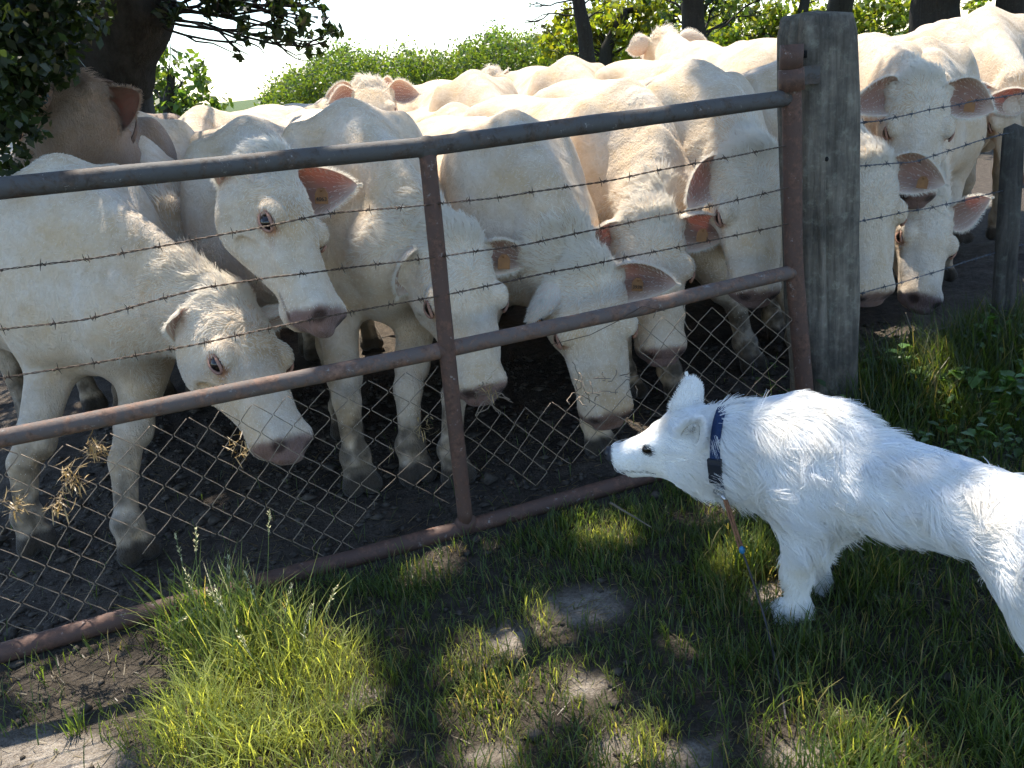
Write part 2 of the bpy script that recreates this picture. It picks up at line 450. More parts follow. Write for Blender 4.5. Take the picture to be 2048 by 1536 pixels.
def make_cow(name, loc, yaw, poll_w, muz_w, fn_w, scale=1.0, feet=None, vox=0.018, hvox=0.0095, hair=16000, ears=None, tags=None, seed=0,
             label='', group=None, coat=(.765, .655, .53), hmat=None, dirt=0.5, neck_lift=0.0, tuft=0.03):
    """loc: ground point between the fore feet; poll_w / muz_w: crown of the head and tip of the muzzle; fn_w: where the face looks"""
    rng = np.random.default_rng(100 + seed)
    cy, sy = math.cos(yaw), math.sin(yaw); W2L = np.array([[cy, sy, 0], [-sy, cy, 0], [0, 0, 1]]) / scale
    L2W = np.array([[cy, -sy, 0], [sy, cy, 0], [0, 0, 1]])
    loc = np.array([loc[0], loc[1], 0.0])
    tl = lambda p: W2L @ (np.asarray(p, float) - loc)
    poll = tl(poll_w); muz = tl(muz_w); hx = head_frame(muz - poll, (W2L @ np.asarray(fn_w, float)))
    ha, hs, hn = hx; hsc = np.linalg.norm(muz - poll) / HL; hw_ = 1 + rng.uniform(-.07, .07)
    H = lambda a, s, n: poll + (ha * a + hs * s + hn * n) * hsc
    F = Field(); I3 = np.eye(3)
    F.loft(BODY, (0, 0, 0), I3, p=2.35, k=0.08, narrow=0.30, wide_low=0.08)
    ft = feet or {}
    for s in (1, -1):
        F.ell((-1.17, s * .235, 1.255), (.10, .065, .075), k=0.14)                       # hip bone
        F.ell((-.12, s * .215, .98), (.17, .10, .36), k=0.12)                            # shoulder
        F.ell((.04, s * .19, .86), (.10, .09, .15), k=0.12)
        F.ell((-1.38, s * .20, .90), (.25, .155, .36), k=0.12)                           # thigh
        f = ft.get(s); fx, fy = (tl(f)[:2] if f is not None else (rng.uniform(-.06, .06), s * .165))
        kx, ky = fx * .55 - .01, s * .18 + (fy - s * .18) * .6
        F.chain([(-.04, s * .19, .86), (-.07 + fx * .15, s * .19, .68), (kx, ky, .42), (kx * .4 + fx * .6 - .01, ky * .4 + fy * .6, .33), (fx - .02, fy, .13), (fx - .01, fy, .09)],
                [.135, .098, .064, .050, .041, .050], k=0.10)
        F.ell((kx + .014, ky, .40), (.062, .060, .075), k=0.03); F.ell((fx - .03, fy, .115), (.05, .05, .04), k=0.03)
        F.cone((kx * .4 + fx * .6 - .040, ky * .4 + fy * .6, .33), (fx - .048, fy, .13), .020, .020, k=0.02)      # tendon behind the shin
        F.ell((fx - .012, fy, .125), (.056, .050, .042), k=0.03)
        for t in (1, -1):
            F.cone((fx + .008, fy + t * .026, .080), (fx + .050, fy + t * .036, .026), .030, .042, k=0.012)
            F.ell((fx - .055, fy + t * .026, .105), (.014, .012, .018), k=0.008)
        rx = -1.42 + rng.uniform(-.1, .1)
        F.chain([(-1.33, s * .20, .80), (-1.24, s * .20, .66), (rx - .12, s * .175, .50), (rx - .10, s * .17, .40), (rx - .05, s * .165, .13), (rx - .03, s * .165, .09)],
                [.19, .13, .066, .050, .041, .050], k=0.10)
        for t in (1, -1):
            F.cone((rx - .01, s * .165 + t * .027, .075), (rx + .03, s * .165 + t * .033, .028), .034, .037, k=0.02)
    F.chain([(-1.66, 0, 1.22), (-1.735, 0, 1.05), (-1.74, 0, .75)], [.05, .032, .022], k=0.06)
    F.ell((-1.755, 0, .66), (.035, .035, .11), k=0.04)
    F.ell((.13, 0, .74), (.17, .12, .17), k=0.12)                                        # brisket
    # neck
    e0 = H(.05, 0, -.115); A = np.array([-.06, 0, 1.03 + .0]); T0 = np.array([.55, 0, .10 + neck_lift])
    T1 = nrm(e0 - A) * .35 + ha * .15
    N = 9; tt = np.linspace(0, 1, N)[:, None]; h00 = 2 * tt ** 3 - 3 * tt ** 2 + 1; h10 = tt ** 3 - 2 * tt ** 2 + tt; h01 = 1 - h00; h11 = tt ** 3 - tt ** 2
    pts = h00 * A + h10 * T0 + h01 * e0 + h11 * T1
    t1 = tt[:, 0]
    hh = .345 * (1 - t1) ** 1.3 + .128 * hsc * (1 - (1 - t1) ** 1.3); ww = .215 * (1 - t1) + .086 * hsc * t1
    b0 = np.array([0, 1.0, 0]); s1 = hs if hs @ b0 > 0 else -hs
    F.path(pts, hh, ww, (1 - tt) * b0 + tt * s1, k=0.09, narrow=0.28)
    F.chain([pts[3] - np.array([0, 0, hh[3] * .75]), pts[5] - np.array([0, 0, hh[5] * .85]), H(.20, 0, -.20)], [.06, .045, .05], k=0.09)   # dewlap
    # head
    S = lambda x: x * hsc
    F.loft([(S(a), S(b), S(c), S(d) * hw_) for a, b, c, d in HEAD], poll, hx, p=2.6, k=0.05, narrow=0.20)
    F.ell(H(-.015, 0, -.03), (S(.045), S(.085), S(.05)), hx, k=0.05)
    for s in (1, -1):
        F.ell(H(.215, s * .120, -.040), (S(.050), S(.036), S(.040)), hx, k=0.03)        # brow
        F.ell(H(.165, s * .092, -.155), (S(.105), S(.048), S(.085)), hx, k=0.05)         # cheek
        F.ell(H(.035, s * .112, -.068), (S(.034), S(.036), S(.036)), hx, k=0.025)        # ear root
        F.ell(H(.32, s * .090, -.085), (S(.10), S(.022), S(.022)), hx, k=0.04)           # facial crest
        F.ell(H(.235, s * .154, -.054), (S(.034), S(.018), S(.024)), hx, k=0.012, sub=True)
        F.ell(H(.32, s * .120, -.165), (S(.10), S(.020), S(.035)), hx, k=0.03, sub=True)
        F.ell(H(.515, s * .058, -.052), (S(.032), S(.024), S(.026)), hx, k=0.03)
        F.ell(H(.552, s * .060, -.056), (S(.024), S(.015), S(.014)), hx, k=0.010, sub=True)
    F.ell(H(.50, 0, -.092), (S(.062), S(.088), S(.070)), hx, k=0.03)
    F.ell(H(.475, 0, -.168), (S(.055), S(.062), S(.03)), hx, k=0.02)                     # lower lip
    F.cone(H(.50, .085, -.143), H(.535, 0, -.148), .006, .007, k=0.01, sub=True); F.cone(H(.50, -.085, -.143), H(.535, 0, -.148), .006, .007, k=0.01, sub=True)
    # two resolutions of the same surface, cut across the neck
    sc_, sr = H(.22, 0, -.10), .44 * hsc
    bv, bq = surface(F, vox); keep = np.any(np.linalg.norm(bv - sc_, axis=1)[bq] > sr, axis=1)
    hv, hq = surface(F, hvox, sc_ - sr - .03, sc_ + sr + .03); keeph = np.any(np.linalg.norm(hv - sc_, axis=1)[hq] < sr, axis=1)
    if hvox < .011:                                        # and finer shins
        lv, lq = surface(F, .0115, np.array([-.40, -.75, -.05]), np.array([.75, .75, .53]))
        low = lambda p: (p[:, 2] < .47) & (p[:, 0] > -.33) & (np.linalg.norm(p - sc_, axis=1) > sr)
        keep &= ~np.all(low(bv)[bq], axis=1); keepl = np.any(low(lv)[lq], axis=1) & np.all(lv[lq][:, :, 0] > -.36, axis=1)
        bq = np.concatenate([bq[keep], lq[keepl] + len(bv)]); bv = np.concatenate([bv, lv])
    else: bq = bq[keep]
    hq = hq[keeph]
    def compact(v, q):
        u, inv = np.unique(q, return_inverse=True); return v[u], inv.reshape(q.shape)
    bv, bq = compact(bv, bq); hv, hq = compact(hv, hq)
    v = np.concatenate([bv, hv]); q = np.concatenate([bq, hq + len(bv)]); nv = vnormals(v, q)
    # loose skin on neck and brisket, faint ribs
    dn = np.sqrt(((v[:, None, :] - pts[None]) ** 2).sum(-1)); ti = dn.argmin(1); tpos = (v - pts[ti]) @ np.array([1.0, 0, 0]) * 0 + ti / (N - 1.0)
    along = np.zeros(len(v)); tg_ = np.gradient(pts, axis=0); tg_ /= np.linalg.norm(tg_, axis=1, keepdims=True)
    along = ti * np.linalg.norm(pts[-1] - pts[0]) / (N - 1) + np.sum((v - pts[ti]) * tg_[ti], 1)
    mneck = sstep(.0, .18, along) * sstep(.50, .34, along) * (dn.min(1) < .45) * (np.linalg.norm(v - H(.25, 0, -.1), axis=1) > .30 * hsc)
    wob = fbm(v, 4, 2, seed + 50)
    d_ = .0055 * mneck * (np.sin(along * 62 + wob * 6) * .6 + np.sin(along * 118 + wob * 9) * .3) * (.5 + .5 * hash_noise(v, 3, seed + 60))
    mr = sstep(-1.05, -.85, v[:, 0]) * sstep(-.25, -.4, v[:, 0]) * sstep(.62, .75, v[:, 2]) * sstep(1.22, 1.05, v[:, 2])
    d_ = d_ + .0035 * mr * np.sin(v[:, 0] * 62 + v[:, 2] * 10 + wob)
    d_ = d_ + .006 * fbm(v, 3.2, 3, seed + 70) * (np.linalg.norm(v - H(.25, 0, -.1), axis=1) > .35 * hsc)
    v = v + nv * d_[:, None]; nv = vnormals(v, q)
    # colour of the coat itself
    base = np.array(coat) * (1 + rng.uniform(-.05, .03))
    c = np.tile(base, (len(v), 1)); nz = fbm(v, 6, 3, seed); nz2 = fbm(v, 22, 3, seed + 9)
    c *= (1 + .05 * nz)[:, None]
    mud = np.clip(sstep(.66, .10, v[:, 2] + .16 * nz) * (.85 + 1.0 * nz2), 0, 1) * min(1, dirt * 1.9)
    rump = sstep(-1.1, -1.5, v[:, 0]) * sstep(1.25, .7, v[:, 2]) * sstep(-.1, .5, nz + nz2 * .6) * .6
    mud = np.maximum(mud, rump)
    mud = np.maximum(mud, sstep(.25, .6, nz2 * .6 + nz * .5) * sstep(1.05, .5, v[:, 2]) * .45 * dirt)
    mud *= sstep(.34, .44, np.linalg.norm((v - H(.25, 0, -.1)) / hsc, axis=1))
    c = c * (1 - mud[:, None]) + np.array([.12, .10, .078]) * mud[:, None]
    hoof = sstep(.085, .06, v[:, 2]); c = c * (1 - hoof[:, None]) + np.array([.06, .05, .04]) * hoof[:, None]
    q3 = (v - poll) @ hx.T / hsc; near = np.linalg.norm((v - H(.25, 0, -.1)) / hsc, axis=1) < .45
    nose = near * sstep(.512, .54, q3[:, 0] + .035 * np.clip(-q3[:, 2] - .06, 0, .08) / .08 + .012 * nz2) * sstep(-.185, -.15, q3[:, 2])
    c = c * (1 - nose[:, None]) + np.array([.25, .165, .15]) * nose[:, None] * (1 + .2 * nz2)[:, None]
    dark = np.zeros(len(v))
    for s in (1, -1):
        dark = np.maximum(dark, near * sstep(.034, .016, np.linalg.norm((q3 - [.548, s * .062, -.056]) / [1.2, 1, .9], axis=1)))
        er = np.linalg.norm((q3 - [.238, s * .14, -.060]) / [1.25, 1.6, .8], axis=1)
        eye = near * sstep(.042, .024, er); c = c * (1 - .8 * eye[:, None]) + np.array([.56, .27, .16]) * .8 * eye[:, None]
        tear = near * sstep(.018, .006, np.abs(q3[:, 2] + .075 + .12 * (q3[:, 0] - .23))) * sstep(.25, .27, q3[:, 0]) * sstep(.33, .29, q3[:, 0]) * sstep(.07, .09, s * q3[:, 1])
        c = c * (1 - .45 * tear[:, None]) + np.array([.50, .30, .18]) * .45 * tear[:, None]
    c = c * (1 - dark[:, None] * .85) + np.array([.05, .03, .028]) * dark[:, None] * .85
    crease = near * sstep(.010, .003, np.abs(q3[:, 2] + .145)) * sstep(.40, .44, q3[:, 0])
    c = c * (1 - .6 * crease[:, None]) + np.array([.16, .10, .09]) * .6 * crease[:, None]
    root = mesh_obj(name, v, q, MAT['hide'], col=c)
    root.location = loc; root.rotation_euler = (0, 0, yaw); root.scale = (scale,) * 3
    tag(root, label, 'cow', group)
    # eyes
    for s in (1, -1):
        mb = MB(); ec = H(.235, s * .131, -.056); r_ = S(.027)
        vv, ff = uv_ball(10, 7); mb.add(ec + vv * r_, ff); mb.build('eye', MAT['eye'], root)
        mb = MB()                                                        # upper and lower lid
        for up_ in (1, -1):
            arc = [H(.235 + .035 * math.cos(th), s * (.151 - .012 * math.cos(th) ** 2), -.056 + up_ * .0185 * math.sin(th)) for th in np.linspace(0, math.pi, 9)]
            mb.tube(arc, S(.0052), 6)
        mb.build('eyelid', MAT['eyelid'], root)
    # ears
    ears = ears or {}
    for s in (1, -1):
        base_p = H(.033, s * .132, -.066)
        tip_w = ears.get(s)
        ed = nrm((tl(tip_w) - base_p)) if tip_w is not None else nrm(hs * s * .9 - ha * .12 - hn * .25)
        op = ears.get(('o', s)); op = nrm(W2L @ np.asarray(op, float)) if op is not None else nrm(hn * .75 + ha * .55)
        eL = np.clip(np.linalg.norm(tl(tip_w) - base_p) if tip_w is not None else .21, .195, .25) * (1 if tip_w is not None else hsc)
        make_ear('ear', base_p - ed * .015, ed, op, eL, root, rng, outer=tuple(np.array(coat) * 1.03), hmat=hmat)
        if tags and s in tags:
            tx, fr = tags[s]
            make_tag(base_p + ed * eL * fr, ed, op, tx, root, L2W.T @ np.array([0, 0, -1.0]), L2W.T @ nrm(_C - poll_w))
    # coat: short hair that catches the light on crown, brow, neck crest and back
    if hair:
        q3n = q3; fore = near * sstep(.36, .05, q3n[:, 0]) * sstep(-.14, -.03, q3n[:, 2])
        crown = near * sstep(.07, .0, q3n[:, 0])
        # distance to crest line
        crest = np.zeros(len(v)); ups = np.cross(np.gradient(pts, axis=0), (1 - tt) * b0 + tt * s1); ups /= np.linalg.norm(ups, axis=1, keepdims=True)
        cl_ = pts + ups * hh[:, None]; cl_ = np.stack([np.interp(np.linspace(0, N - 1, 60), np.arange(N), cl_[:, k]) for k in range(3)], 1)
        crest = sstep(.20, .05, np.sqrt(((v[:, None, :] - cl_[None, ::3]) ** 2).sum(-1)).min(1))
        wt = .35 + 7.0 * fore + 2.5 * near + 2.2 * crest + 6 * crown
        wt *= sstep(.15, .35, v[:, 2]); wt *= 1 - np.clip(nose * 1.2, 0, 1); wt[nv[:, 2] < -.6] *= .3
        wt *= np.where(v[:, 0] < -.9, .35, 1)
        P, Nn = scatter(v, q, nv, wt, hair, rng)
        q4 = (P - poll) @ hx.T / hsc; isf = (np.linalg.norm((P - H(.2, 0, -.1)) / hsc, axis=1) < .42)
        back = np.tile(np.array([-.75, 0, -.6]), (len(P), 1))
        cen = H(.14, 0, .02); rad_ = (P - cen); rad_ -= Nn * np.sum(rad_ * Nn, 1)[:, None]; rad_ /= (np.linalg.norm(rad_, axis=1, keepdims=True) + 1e-9)
        swirl = np.cross(Nn, rad_)
        comb = np.where(isf[:, None] & (q4[:, 0] < .30)[:, None], rad_ + .5 * swirl, np.where(isf[:, None], ha[None] * -.2 + rad_, back))
        w3 = np.stack([hash_noise(P, 14, seed + k) for k in range(3)], 1); w4 = np.stack([hash_noise(P, 45, seed + 5 + k) for k in range(3)], 1)
        D = comb * .8 + w3 * .7 + w4 * .75; D -= Nn * np.sum(D * Nn, 1)[:, None]; D /= (np.linalg.norm(D, axis=1, keepdims=True) + 1e-9)
        fz = isf * sstep(.34, .05, q4[:, 0]) * sstep(-.13, -.02, q4[:, 2]); cz = isf * sstep(.06, -.01, q4[:, 0])
        Lh = .007 + .016 * fz + tuft * cz * rng.random(len(P))
        lift = .25 + .3 * rng.random(len(P)) + .4 * cz
        cr = sstep(.16, .04, np.sqrt(((P[:, None, :] - cl_[None, ::2]) ** 2).sum(-1)).min(1))
        Lh = Lh + .007 * cr; Lh *= rng.uniform(.6, 1.25, len(P))
        D = D + Nn * lift[:, None]; D /= np.linalg.norm(D, axis=1, keepdims=True)
        hair_obj('coat', P, D, Lh, .0007 + .0005 * fz, hmat or MAT['cow_hair'], root, bend=-Nn * .25 + w4 * .3, npts=4, tip=.25)
    return root

def uv_ball(n=12, m=8):
    vv, ff = [(0, 0, 1.0)], []
    for j in range(1, m):
        for i in range(n):
            a, b = 2 * math.pi * i / n, math.pi * j / m; vv.append((math.sin(b) * math.cos(a), math.sin(b) * math.sin(a), math.cos(b)))
    vv.append((0, 0, -1.0))
    for i in range(n): ff.append((0, 1 + i, 1 + (i + 1) % n))
    for j in range(m - 2):
        for i in range(n): ff.append((1 + j * n + i, 1 + (j + 1) * n + i, 1 + (j + 1) * n + (i + 1) % n, 1 + j * n + (i + 1) % n))
    b = 1 + (m - 2) * n
    for i in range(n): ff.append((b + i, len(vv) - 1, b + (i + 1) % n))
    return np.array(vv), ff

def mk_ear(inner, outer, tr, trc):
    m = NT('ear_skin'); a = m.attr(); m.color(a); m.set(Roughness=0.7, Specular_IOR_Level=0.2)
    m.translucent(trc, tr); m.bump(m.noise(90, 3), 0.3, 0.004); return m.m
MAT['ear'] = mk_ear(None, None, 0.24, (0.70, 0.26, 0.13))

def make_ear(name, base, d, o, L, parent, rng, wid=.36, mat=None, inner=(.33, .225, .18), outer=(.76, .70, .61), pointed=.75, hair=800, hmat=None, cup=1.0, hl=.02):
    d = nrm(d); o = nrm(o - d * (o @ d)); s = np.cross(d, o)
    NU, NV = 15, 11; vv = []; cc = []; th_ = .006
    for lay in (0, 1):
        for i in range(NU):
            u = i / (NU - 1); w = L * wid * (math.sin(math.pi * min(1, (u * .93 + .07)) ** pointed) ** .75 if u < .995 else .03)
            if u < .25: w = max(w, L * wid * .42)
            ang = (1.9 - 1.15 * u) * cup
            for j in range(NV):
                t = (j / (NV - 1)) * 2 - 1; a = t * ang
                rr = w / max(math.sin(min(ang, 1.57)), .4)
                p = base + d * (L * u) + s * (rr * math.sin(a)) + o * (rr * (math.cos(ang) * .0 + (1 - math.cos(a))) - rr * .35) - o * (.10 * L * u * u)
                nr = nrm(-s * math.sin(a) + o * math.cos(a))
                th = th_ * (1 - .6 * abs(t) ** 4) * (1 - .5 * u)
                vv.append(p - nr * th if lay else p)
                if lay: c = np.array(outer)
                else:
                    e = min(1, max(abs(t) ** 2.2, max(0, u - .70) * 3, (.25 - u) * 3)); c = np.array(inner) * (1 - e) + np.array(outer) * e
                cc.append(c)
    ff = []; K = NU * NV
    for i in range(NU - 1):
        for j in range(NV - 1):
            a = i * NV + j; ff.append((a, a + 1, a + NV + 1, a + NV)); ff.append((K + a, K + a + NV, K + a + NV + 1, K + a + 1))
    bd = [j for j in range(NV)] + [i * NV + NV - 1 for i in range(1, NU)] + [(NU - 1) * NV + j for j in range(NV - 2, -1, -1)] + [i * NV for i in range(NU - 2, 0, -1)]
    for i in range(len(bd)):
        a, b = bd[i], bd[(i + 1) % len(bd)]; ff.append((b, a, K + a, K + b))
    vv = np.array(vv); ob = mesh_obj(name, vv, ff, mat or MAT['ear'], parent, col=np.array(cc))
    if hair:
        # fringe along the rim, and long hair inside
        rim = np.array(bd); k = rng.integers(0, len(rim), hair); f = rng.random(hair)[:, None]
        P = vv[rim[k]] * (1 - f) + vv[rim[(k + 1) % len(rim)]] * f
        cen = base + d * L * .45; D = P - cen; D = D / np.linalg.norm(D, axis=1, keepdims=True) + rng.normal(0, .25, (hair, 3)) + d * .35
        D /= np.linalg.norm(D, axis=1, keepdims=True)
        kin = hair // 4; iu = rng.integers(1, NU - 3, kin); iv = rng.integers(1, NV - 1, kin); P2 = vv[iu * NV + iv]; D2 = d * .9 + o * .18 + s * ((iv / (NV - 1)) * -2 + 1)[:, None] * .9 + rng.normal(0, .22, (kin, 3)); D2 /= np.linalg.norm(D2, axis=1, keepdims=True)
        ko = int(hair * 1.4); io = rng.integers(0, NU - 2, ko); jo = rng.integers(0, NV - 1, ko); f1 = rng.random((ko, 1)); f2 = rng.random((ko, 1)); g0 = K + io * NV + jo
        P3 = (vv[g0] * (1 - f1) + vv[g0 + 1] * f1) * (1 - f2) + (vv[g0 + NV] * (1 - f1) + vv[g0 + NV + 1] * f1) * f2; c3 = base + d * ((P3 - base) @ d)[:, None]; out_ = P3 - c3 - o * L * .1; out_ /= (np.linalg.norm(out_, axis=1, keepdims=True) + 1e-9)
        D3 = d * .9 + out_ * .45 + rng.normal(0, .22, (ko, 3)); D3 /= np.linalg.norm(D3, axis=1, keepdims=True)
        P = np.concatenate([P, P2, P3]); D = np.concatenate([D, D2, D3]); hair += kin + ko
        ob2 = hair_obj('ear_fringe', P, D, rng.uniform(.4, 1.1, hair) * hl, .0007, hmat or MAT['cow_hair'], ob, npts=3, tip=.3)
    return ob

def text_mesh(name, s, size, mat, parent, mw):
    cu = bpy.data.curves.new(name, 'FONT'); cu.body = s; cu.size = size; cu.align_x = 'CENTER'; cu.align_y = 'CENTER'; cu.extrude = .0004; cu.offset = size * .015
    t = bpy.data.objects.new(name, cu); COL.objects.link(t); bpy.context.view_layer.update()
    me = bpy.data.meshes.new_from_object(t.evaluated_get(bpy.context.evaluated_depsgraph_get())); bpy.data.objects.remove(t)
    me.materials.clear(); me.materials.append(mat); me.transform(mw); me.name = name
    o = bpy.data.objects.new(name, me); COL.objects.link(o); o.parent = parent; return o

def make_tag(p, ed, op, text, parent, down, toc):
    """a plastic tag with a sloped top, hanging in the ear"""
    y = nrm(-down + ed * .15); z = nrm(toc - y * (toc @ y)); x = np.cross(y, z); w, h = .023, .025
    out = [(-w, -h), (w, -h), (w, h * .45), (w * .45, h * 1.25), (-w * .45, h * 1.25), (-w, h * .45)]
    c = p + z * .022 - y * .022; vv = [c + x * a + y * b + z * t for t in (.0015, -.0015) for a, b in out]
    ff = [tuple(range(6)), tuple(range(11, 5, -1))] + [(i, i + 6, (i + 1) % 6 + 6, (i + 1) % 6) for i in range(6)]
    ob = mesh_obj('ear_tag', vv, ff, MAT['tag'], parent, smooth=False)
    mb = MB(); mb.tube([c + y * h * .9 + z * .004, c + y * h * .9 - z * .02], .006, 8); mb.build('stud', MAT['tag'], ob)
    if text:
        mw = Matrix(((x[0], y[0], z[0], 0), (x[1], y[1], z[1], 0), (x[2], y[2], z[2], 0), (0, 0, 0, 1))); pp = c - y * h * .35 + z * .0024
        mw[0][3], mw[1][3], mw[2][3] = pp
        text_mesh('tag_number', text, .0195, MAT['print'], ob, mw)

def solve_muzzle(poll, u, v, L=HL, far=False):
    d = ray(u, v); o = _C - poll; a = d @ d; b = 2 * o @ d; c = o @ o - L * L; disc = b * b - 4 * a * c
    t = (-b + (math.sqrt(max(disc, 0)) * (1 if far else -1))) / (2 * a); return _C + d * t


# ------------------------------------------------------------------ ground
GA = G(0, 1320); _b = G(1300, 962); GD = nrm(_b - GA); GN = np.array([GD[1], -GD[0], 0.0])   # gate line; GN points to the camera
def gate_g(x, y): return (np.asarray(x) - GA[0]) * GD[0] + (np.asarray(y) - GA[1]) * GD[1]
def gate_n(x, y): return (np.asarray(x) - GA[0]) * GN[0] + (np.asarray(y) - GA[1]) * GN[1]
def ground_h(x, y):
    x = np.asarray(x, float); y = np.asarray(y, float); p = np.c_[x.ravel(), y.ravel()]
    n = gate_n(x, y).ravel(); near = np.exp(-((p[:, 0] / 9) ** 2 + ((p[:, 1] - 2) / 9) ** 2))
    mud = sstep(.05, -.25, n)
    h = (fbm(p, 2.2, 3, 3) * .018 + fbm(p, 9, 2, 5) * (.006 + .022 * mud)) * near + fbm(p, .06, 2, 8) * .25 * (1 - near)
    h = h - .012 + .09 * sstep(1.0, 1.9, p[:, 0]) * np.exp(-((n + .05) / .35) ** 2)
    h = h * (1 - .8 * np.exp(-(n / .06) ** 2) * (p[:, 0] < 1.1))
    return h.reshape(x.shape)
def axis_coords(c, half, step, far):
    a = np.arange(0, half, step); g = [half]
    while g[-1] < far: g.append(g[-1] + max(step, (g[-1] - half) * .35 + step * 1.5))
    a = np.concatenate([a, g]); return c + np.concatenate([-a[:0:-1], a])
def mk_ground():
    m = NT('ground_soil'); ps = m.pos()
    sep = m.n('ShaderNodeSeparateXYZ'); m.l(ps, sep.inputs[0])
    n1 = m.noise(3.0, 5, .65); n2 = m.noise(22, 5, .7); n3 = m.noise(120, 3, .7)
    soil = m.ramp(n2, [(.25, (.030, .025, .018)), (.5, (.065, .053, .040)), (.8, (.13, .108, .083))])
    a = m.attr(); sp = m.n('ShaderNodeSeparateColor'); m.l(a, sp.inputs[0])
    mudc = m.ramp(n2, [(.3, (.050, .040, .031)), (.75, (.150, .122, .095))])
    c = m.mix(sp.outputs[0], soil, mudc)
    pale = m.ramp(n2, [(.3, (.24, .20, .16)), (.7, (.48, .42, .35))])  # pale bare soil, its colour brightened further to suggest sun patches
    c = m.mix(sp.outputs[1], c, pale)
    gr = m.ramp(n1, [(.3, (.045, .075, .018)), (.7, (.10, .14, .035))])
    c = m.mix(sp.outputs[2], c, gr)
    c = m.mix(m.ramp(n3, [(.4, (0, 0, 0)), (.62, (.6, .6, .6))]), c, (.5, .45, .4), 'MULTIPLY')
    m.color(c); m.set(Roughness=.9, Specular_IOR_Level=.2)
    ad = m.n('ShaderNodeMath', operation='ADD'); m.l(n2, ad.inputs[0]); m.l(n3, ad.inputs[1]); m.bump(ad.outputs[0], .8, .02)
    return m.m
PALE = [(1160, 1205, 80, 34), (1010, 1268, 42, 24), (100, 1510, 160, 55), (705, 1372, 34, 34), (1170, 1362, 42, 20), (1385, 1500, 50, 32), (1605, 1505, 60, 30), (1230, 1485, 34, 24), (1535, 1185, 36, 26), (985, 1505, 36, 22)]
BARE = PALE + [(900, 1120, 90, 22), (250, 1350, 150, 55)]
def px_ellipse(u, v, L, soft=.35):
    o = np.zeros(len(u))
    for a, b, ra, rb in L:
        d = np.sqrt(((u - a) / ra) ** 2 + ((v - b) / rb) ** 2); o = np.maximum(o, sstep(1 + soft, 1 - soft, d))
    return o
def project(P):
    q = P - _C; w = np.maximum(q @ _fw, .05); return 1024 + FPX * (q @ _rt) / w, 768 - FPX * (q @ _up) / w, q @ _fw
xs = axis_coords(0.3, 3.6, .045, 900); ys = axis_coords(2.6, 3.2, .045, 1400)
gx, gy = np.meshgrid(xs, ys, indexing='ij'); gz = ground_h(gx, gy)
gv = np.c_[gx.ravel(), gy.ravel(), gz.ravel()]; nx_, ny_ = gx.shape
ii = np.arange(nx_ * ny_).reshape(nx_, ny_)
gq = np.stack([ii[:-1, :-1], ii[1:, :-1], ii[1:, 1:], ii[:-1, 1:]], -1).reshape(-1, 4)
u_, v_, w_ = project(gv * [1, 1, 0]); gn = gate_n(gv[:, 0], gv[:, 1])
gc = np.zeros((len(gv), 3)); gc[:, 0] = sstep(.06, -.12, gn + .05 * hash_noise(gv[:, :2], 7)) * np.where(gv[:, 0] > 1.05, .8, 1)
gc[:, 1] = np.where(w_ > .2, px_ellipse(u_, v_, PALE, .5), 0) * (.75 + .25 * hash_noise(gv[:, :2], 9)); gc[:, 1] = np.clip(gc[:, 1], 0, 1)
gc[:, 2] = sstep(9, 16, np.hypot(gv[:, 0], gv[:, 1] - 3)); gc[:, 0] *= 1 - gc[:, 2]
ground = mesh_obj('ground', gv, gq, mk_ground(), col=gc); tag(ground, 'bare soil and churned dark mud under the gate running out to pasture', None, None, 'structure')

# ------------------------------------------------------------------ gate
def mk_rust(name, dark, rust, paint, amount):
    m = NT(name); n1 = m.noise(6, 5, .7); n2 = m.noise(55, 4, .7); n3 = m.noise(18, 6, .75, None, .5)
    c = m.ramp(n2, [(.25, dark), (.6, rust), (.85, (rust[0] * 1.6, rust[1] * 1.5, rust[2] * 1.4))])
    c = m.mix(m.ramp(n3, [(amount - .06, (0, 0, 0)), (amount + .04, (1, 1, 1))]), c, paint)
    c = m.mix(m.ramp(m.noise(30, 4, .8), [(.62, (0, 0, 0)), (.70, (.7, .7, .7))]), c, (.30, .28, .26))
    m.color(c); m.set(Roughness=.72, Specular_IOR_Level=.35); m.bump(n2, .5, .004); return m.m
MAT['rust_top'] = mk_rust('weathered_steel', (.030, .025, .022), (.095, .070, .055), (.085, .080, .076), .48)
MAT['rust_mid'] = mk_rust('rusty_pipe', (.055, .036, .027), (.20, .115, .080), (.12, .092, .080), .50)
MAT['rust_red'] = mk_rust('red_rust', (.045, .026, .019), (.15, .078, .053), (.095, .055, .042), .50)
MAT['wire'] = mk_simple('rusty_wire', (.045, .028, .020), .6, .4, .3, (.11, .070, .045), 60)
MAT['mesh_wire'] = mk_simple('mesh_wire', (.16, .12, .085), .55, .45, .2, (.30, .235, .17), 50)

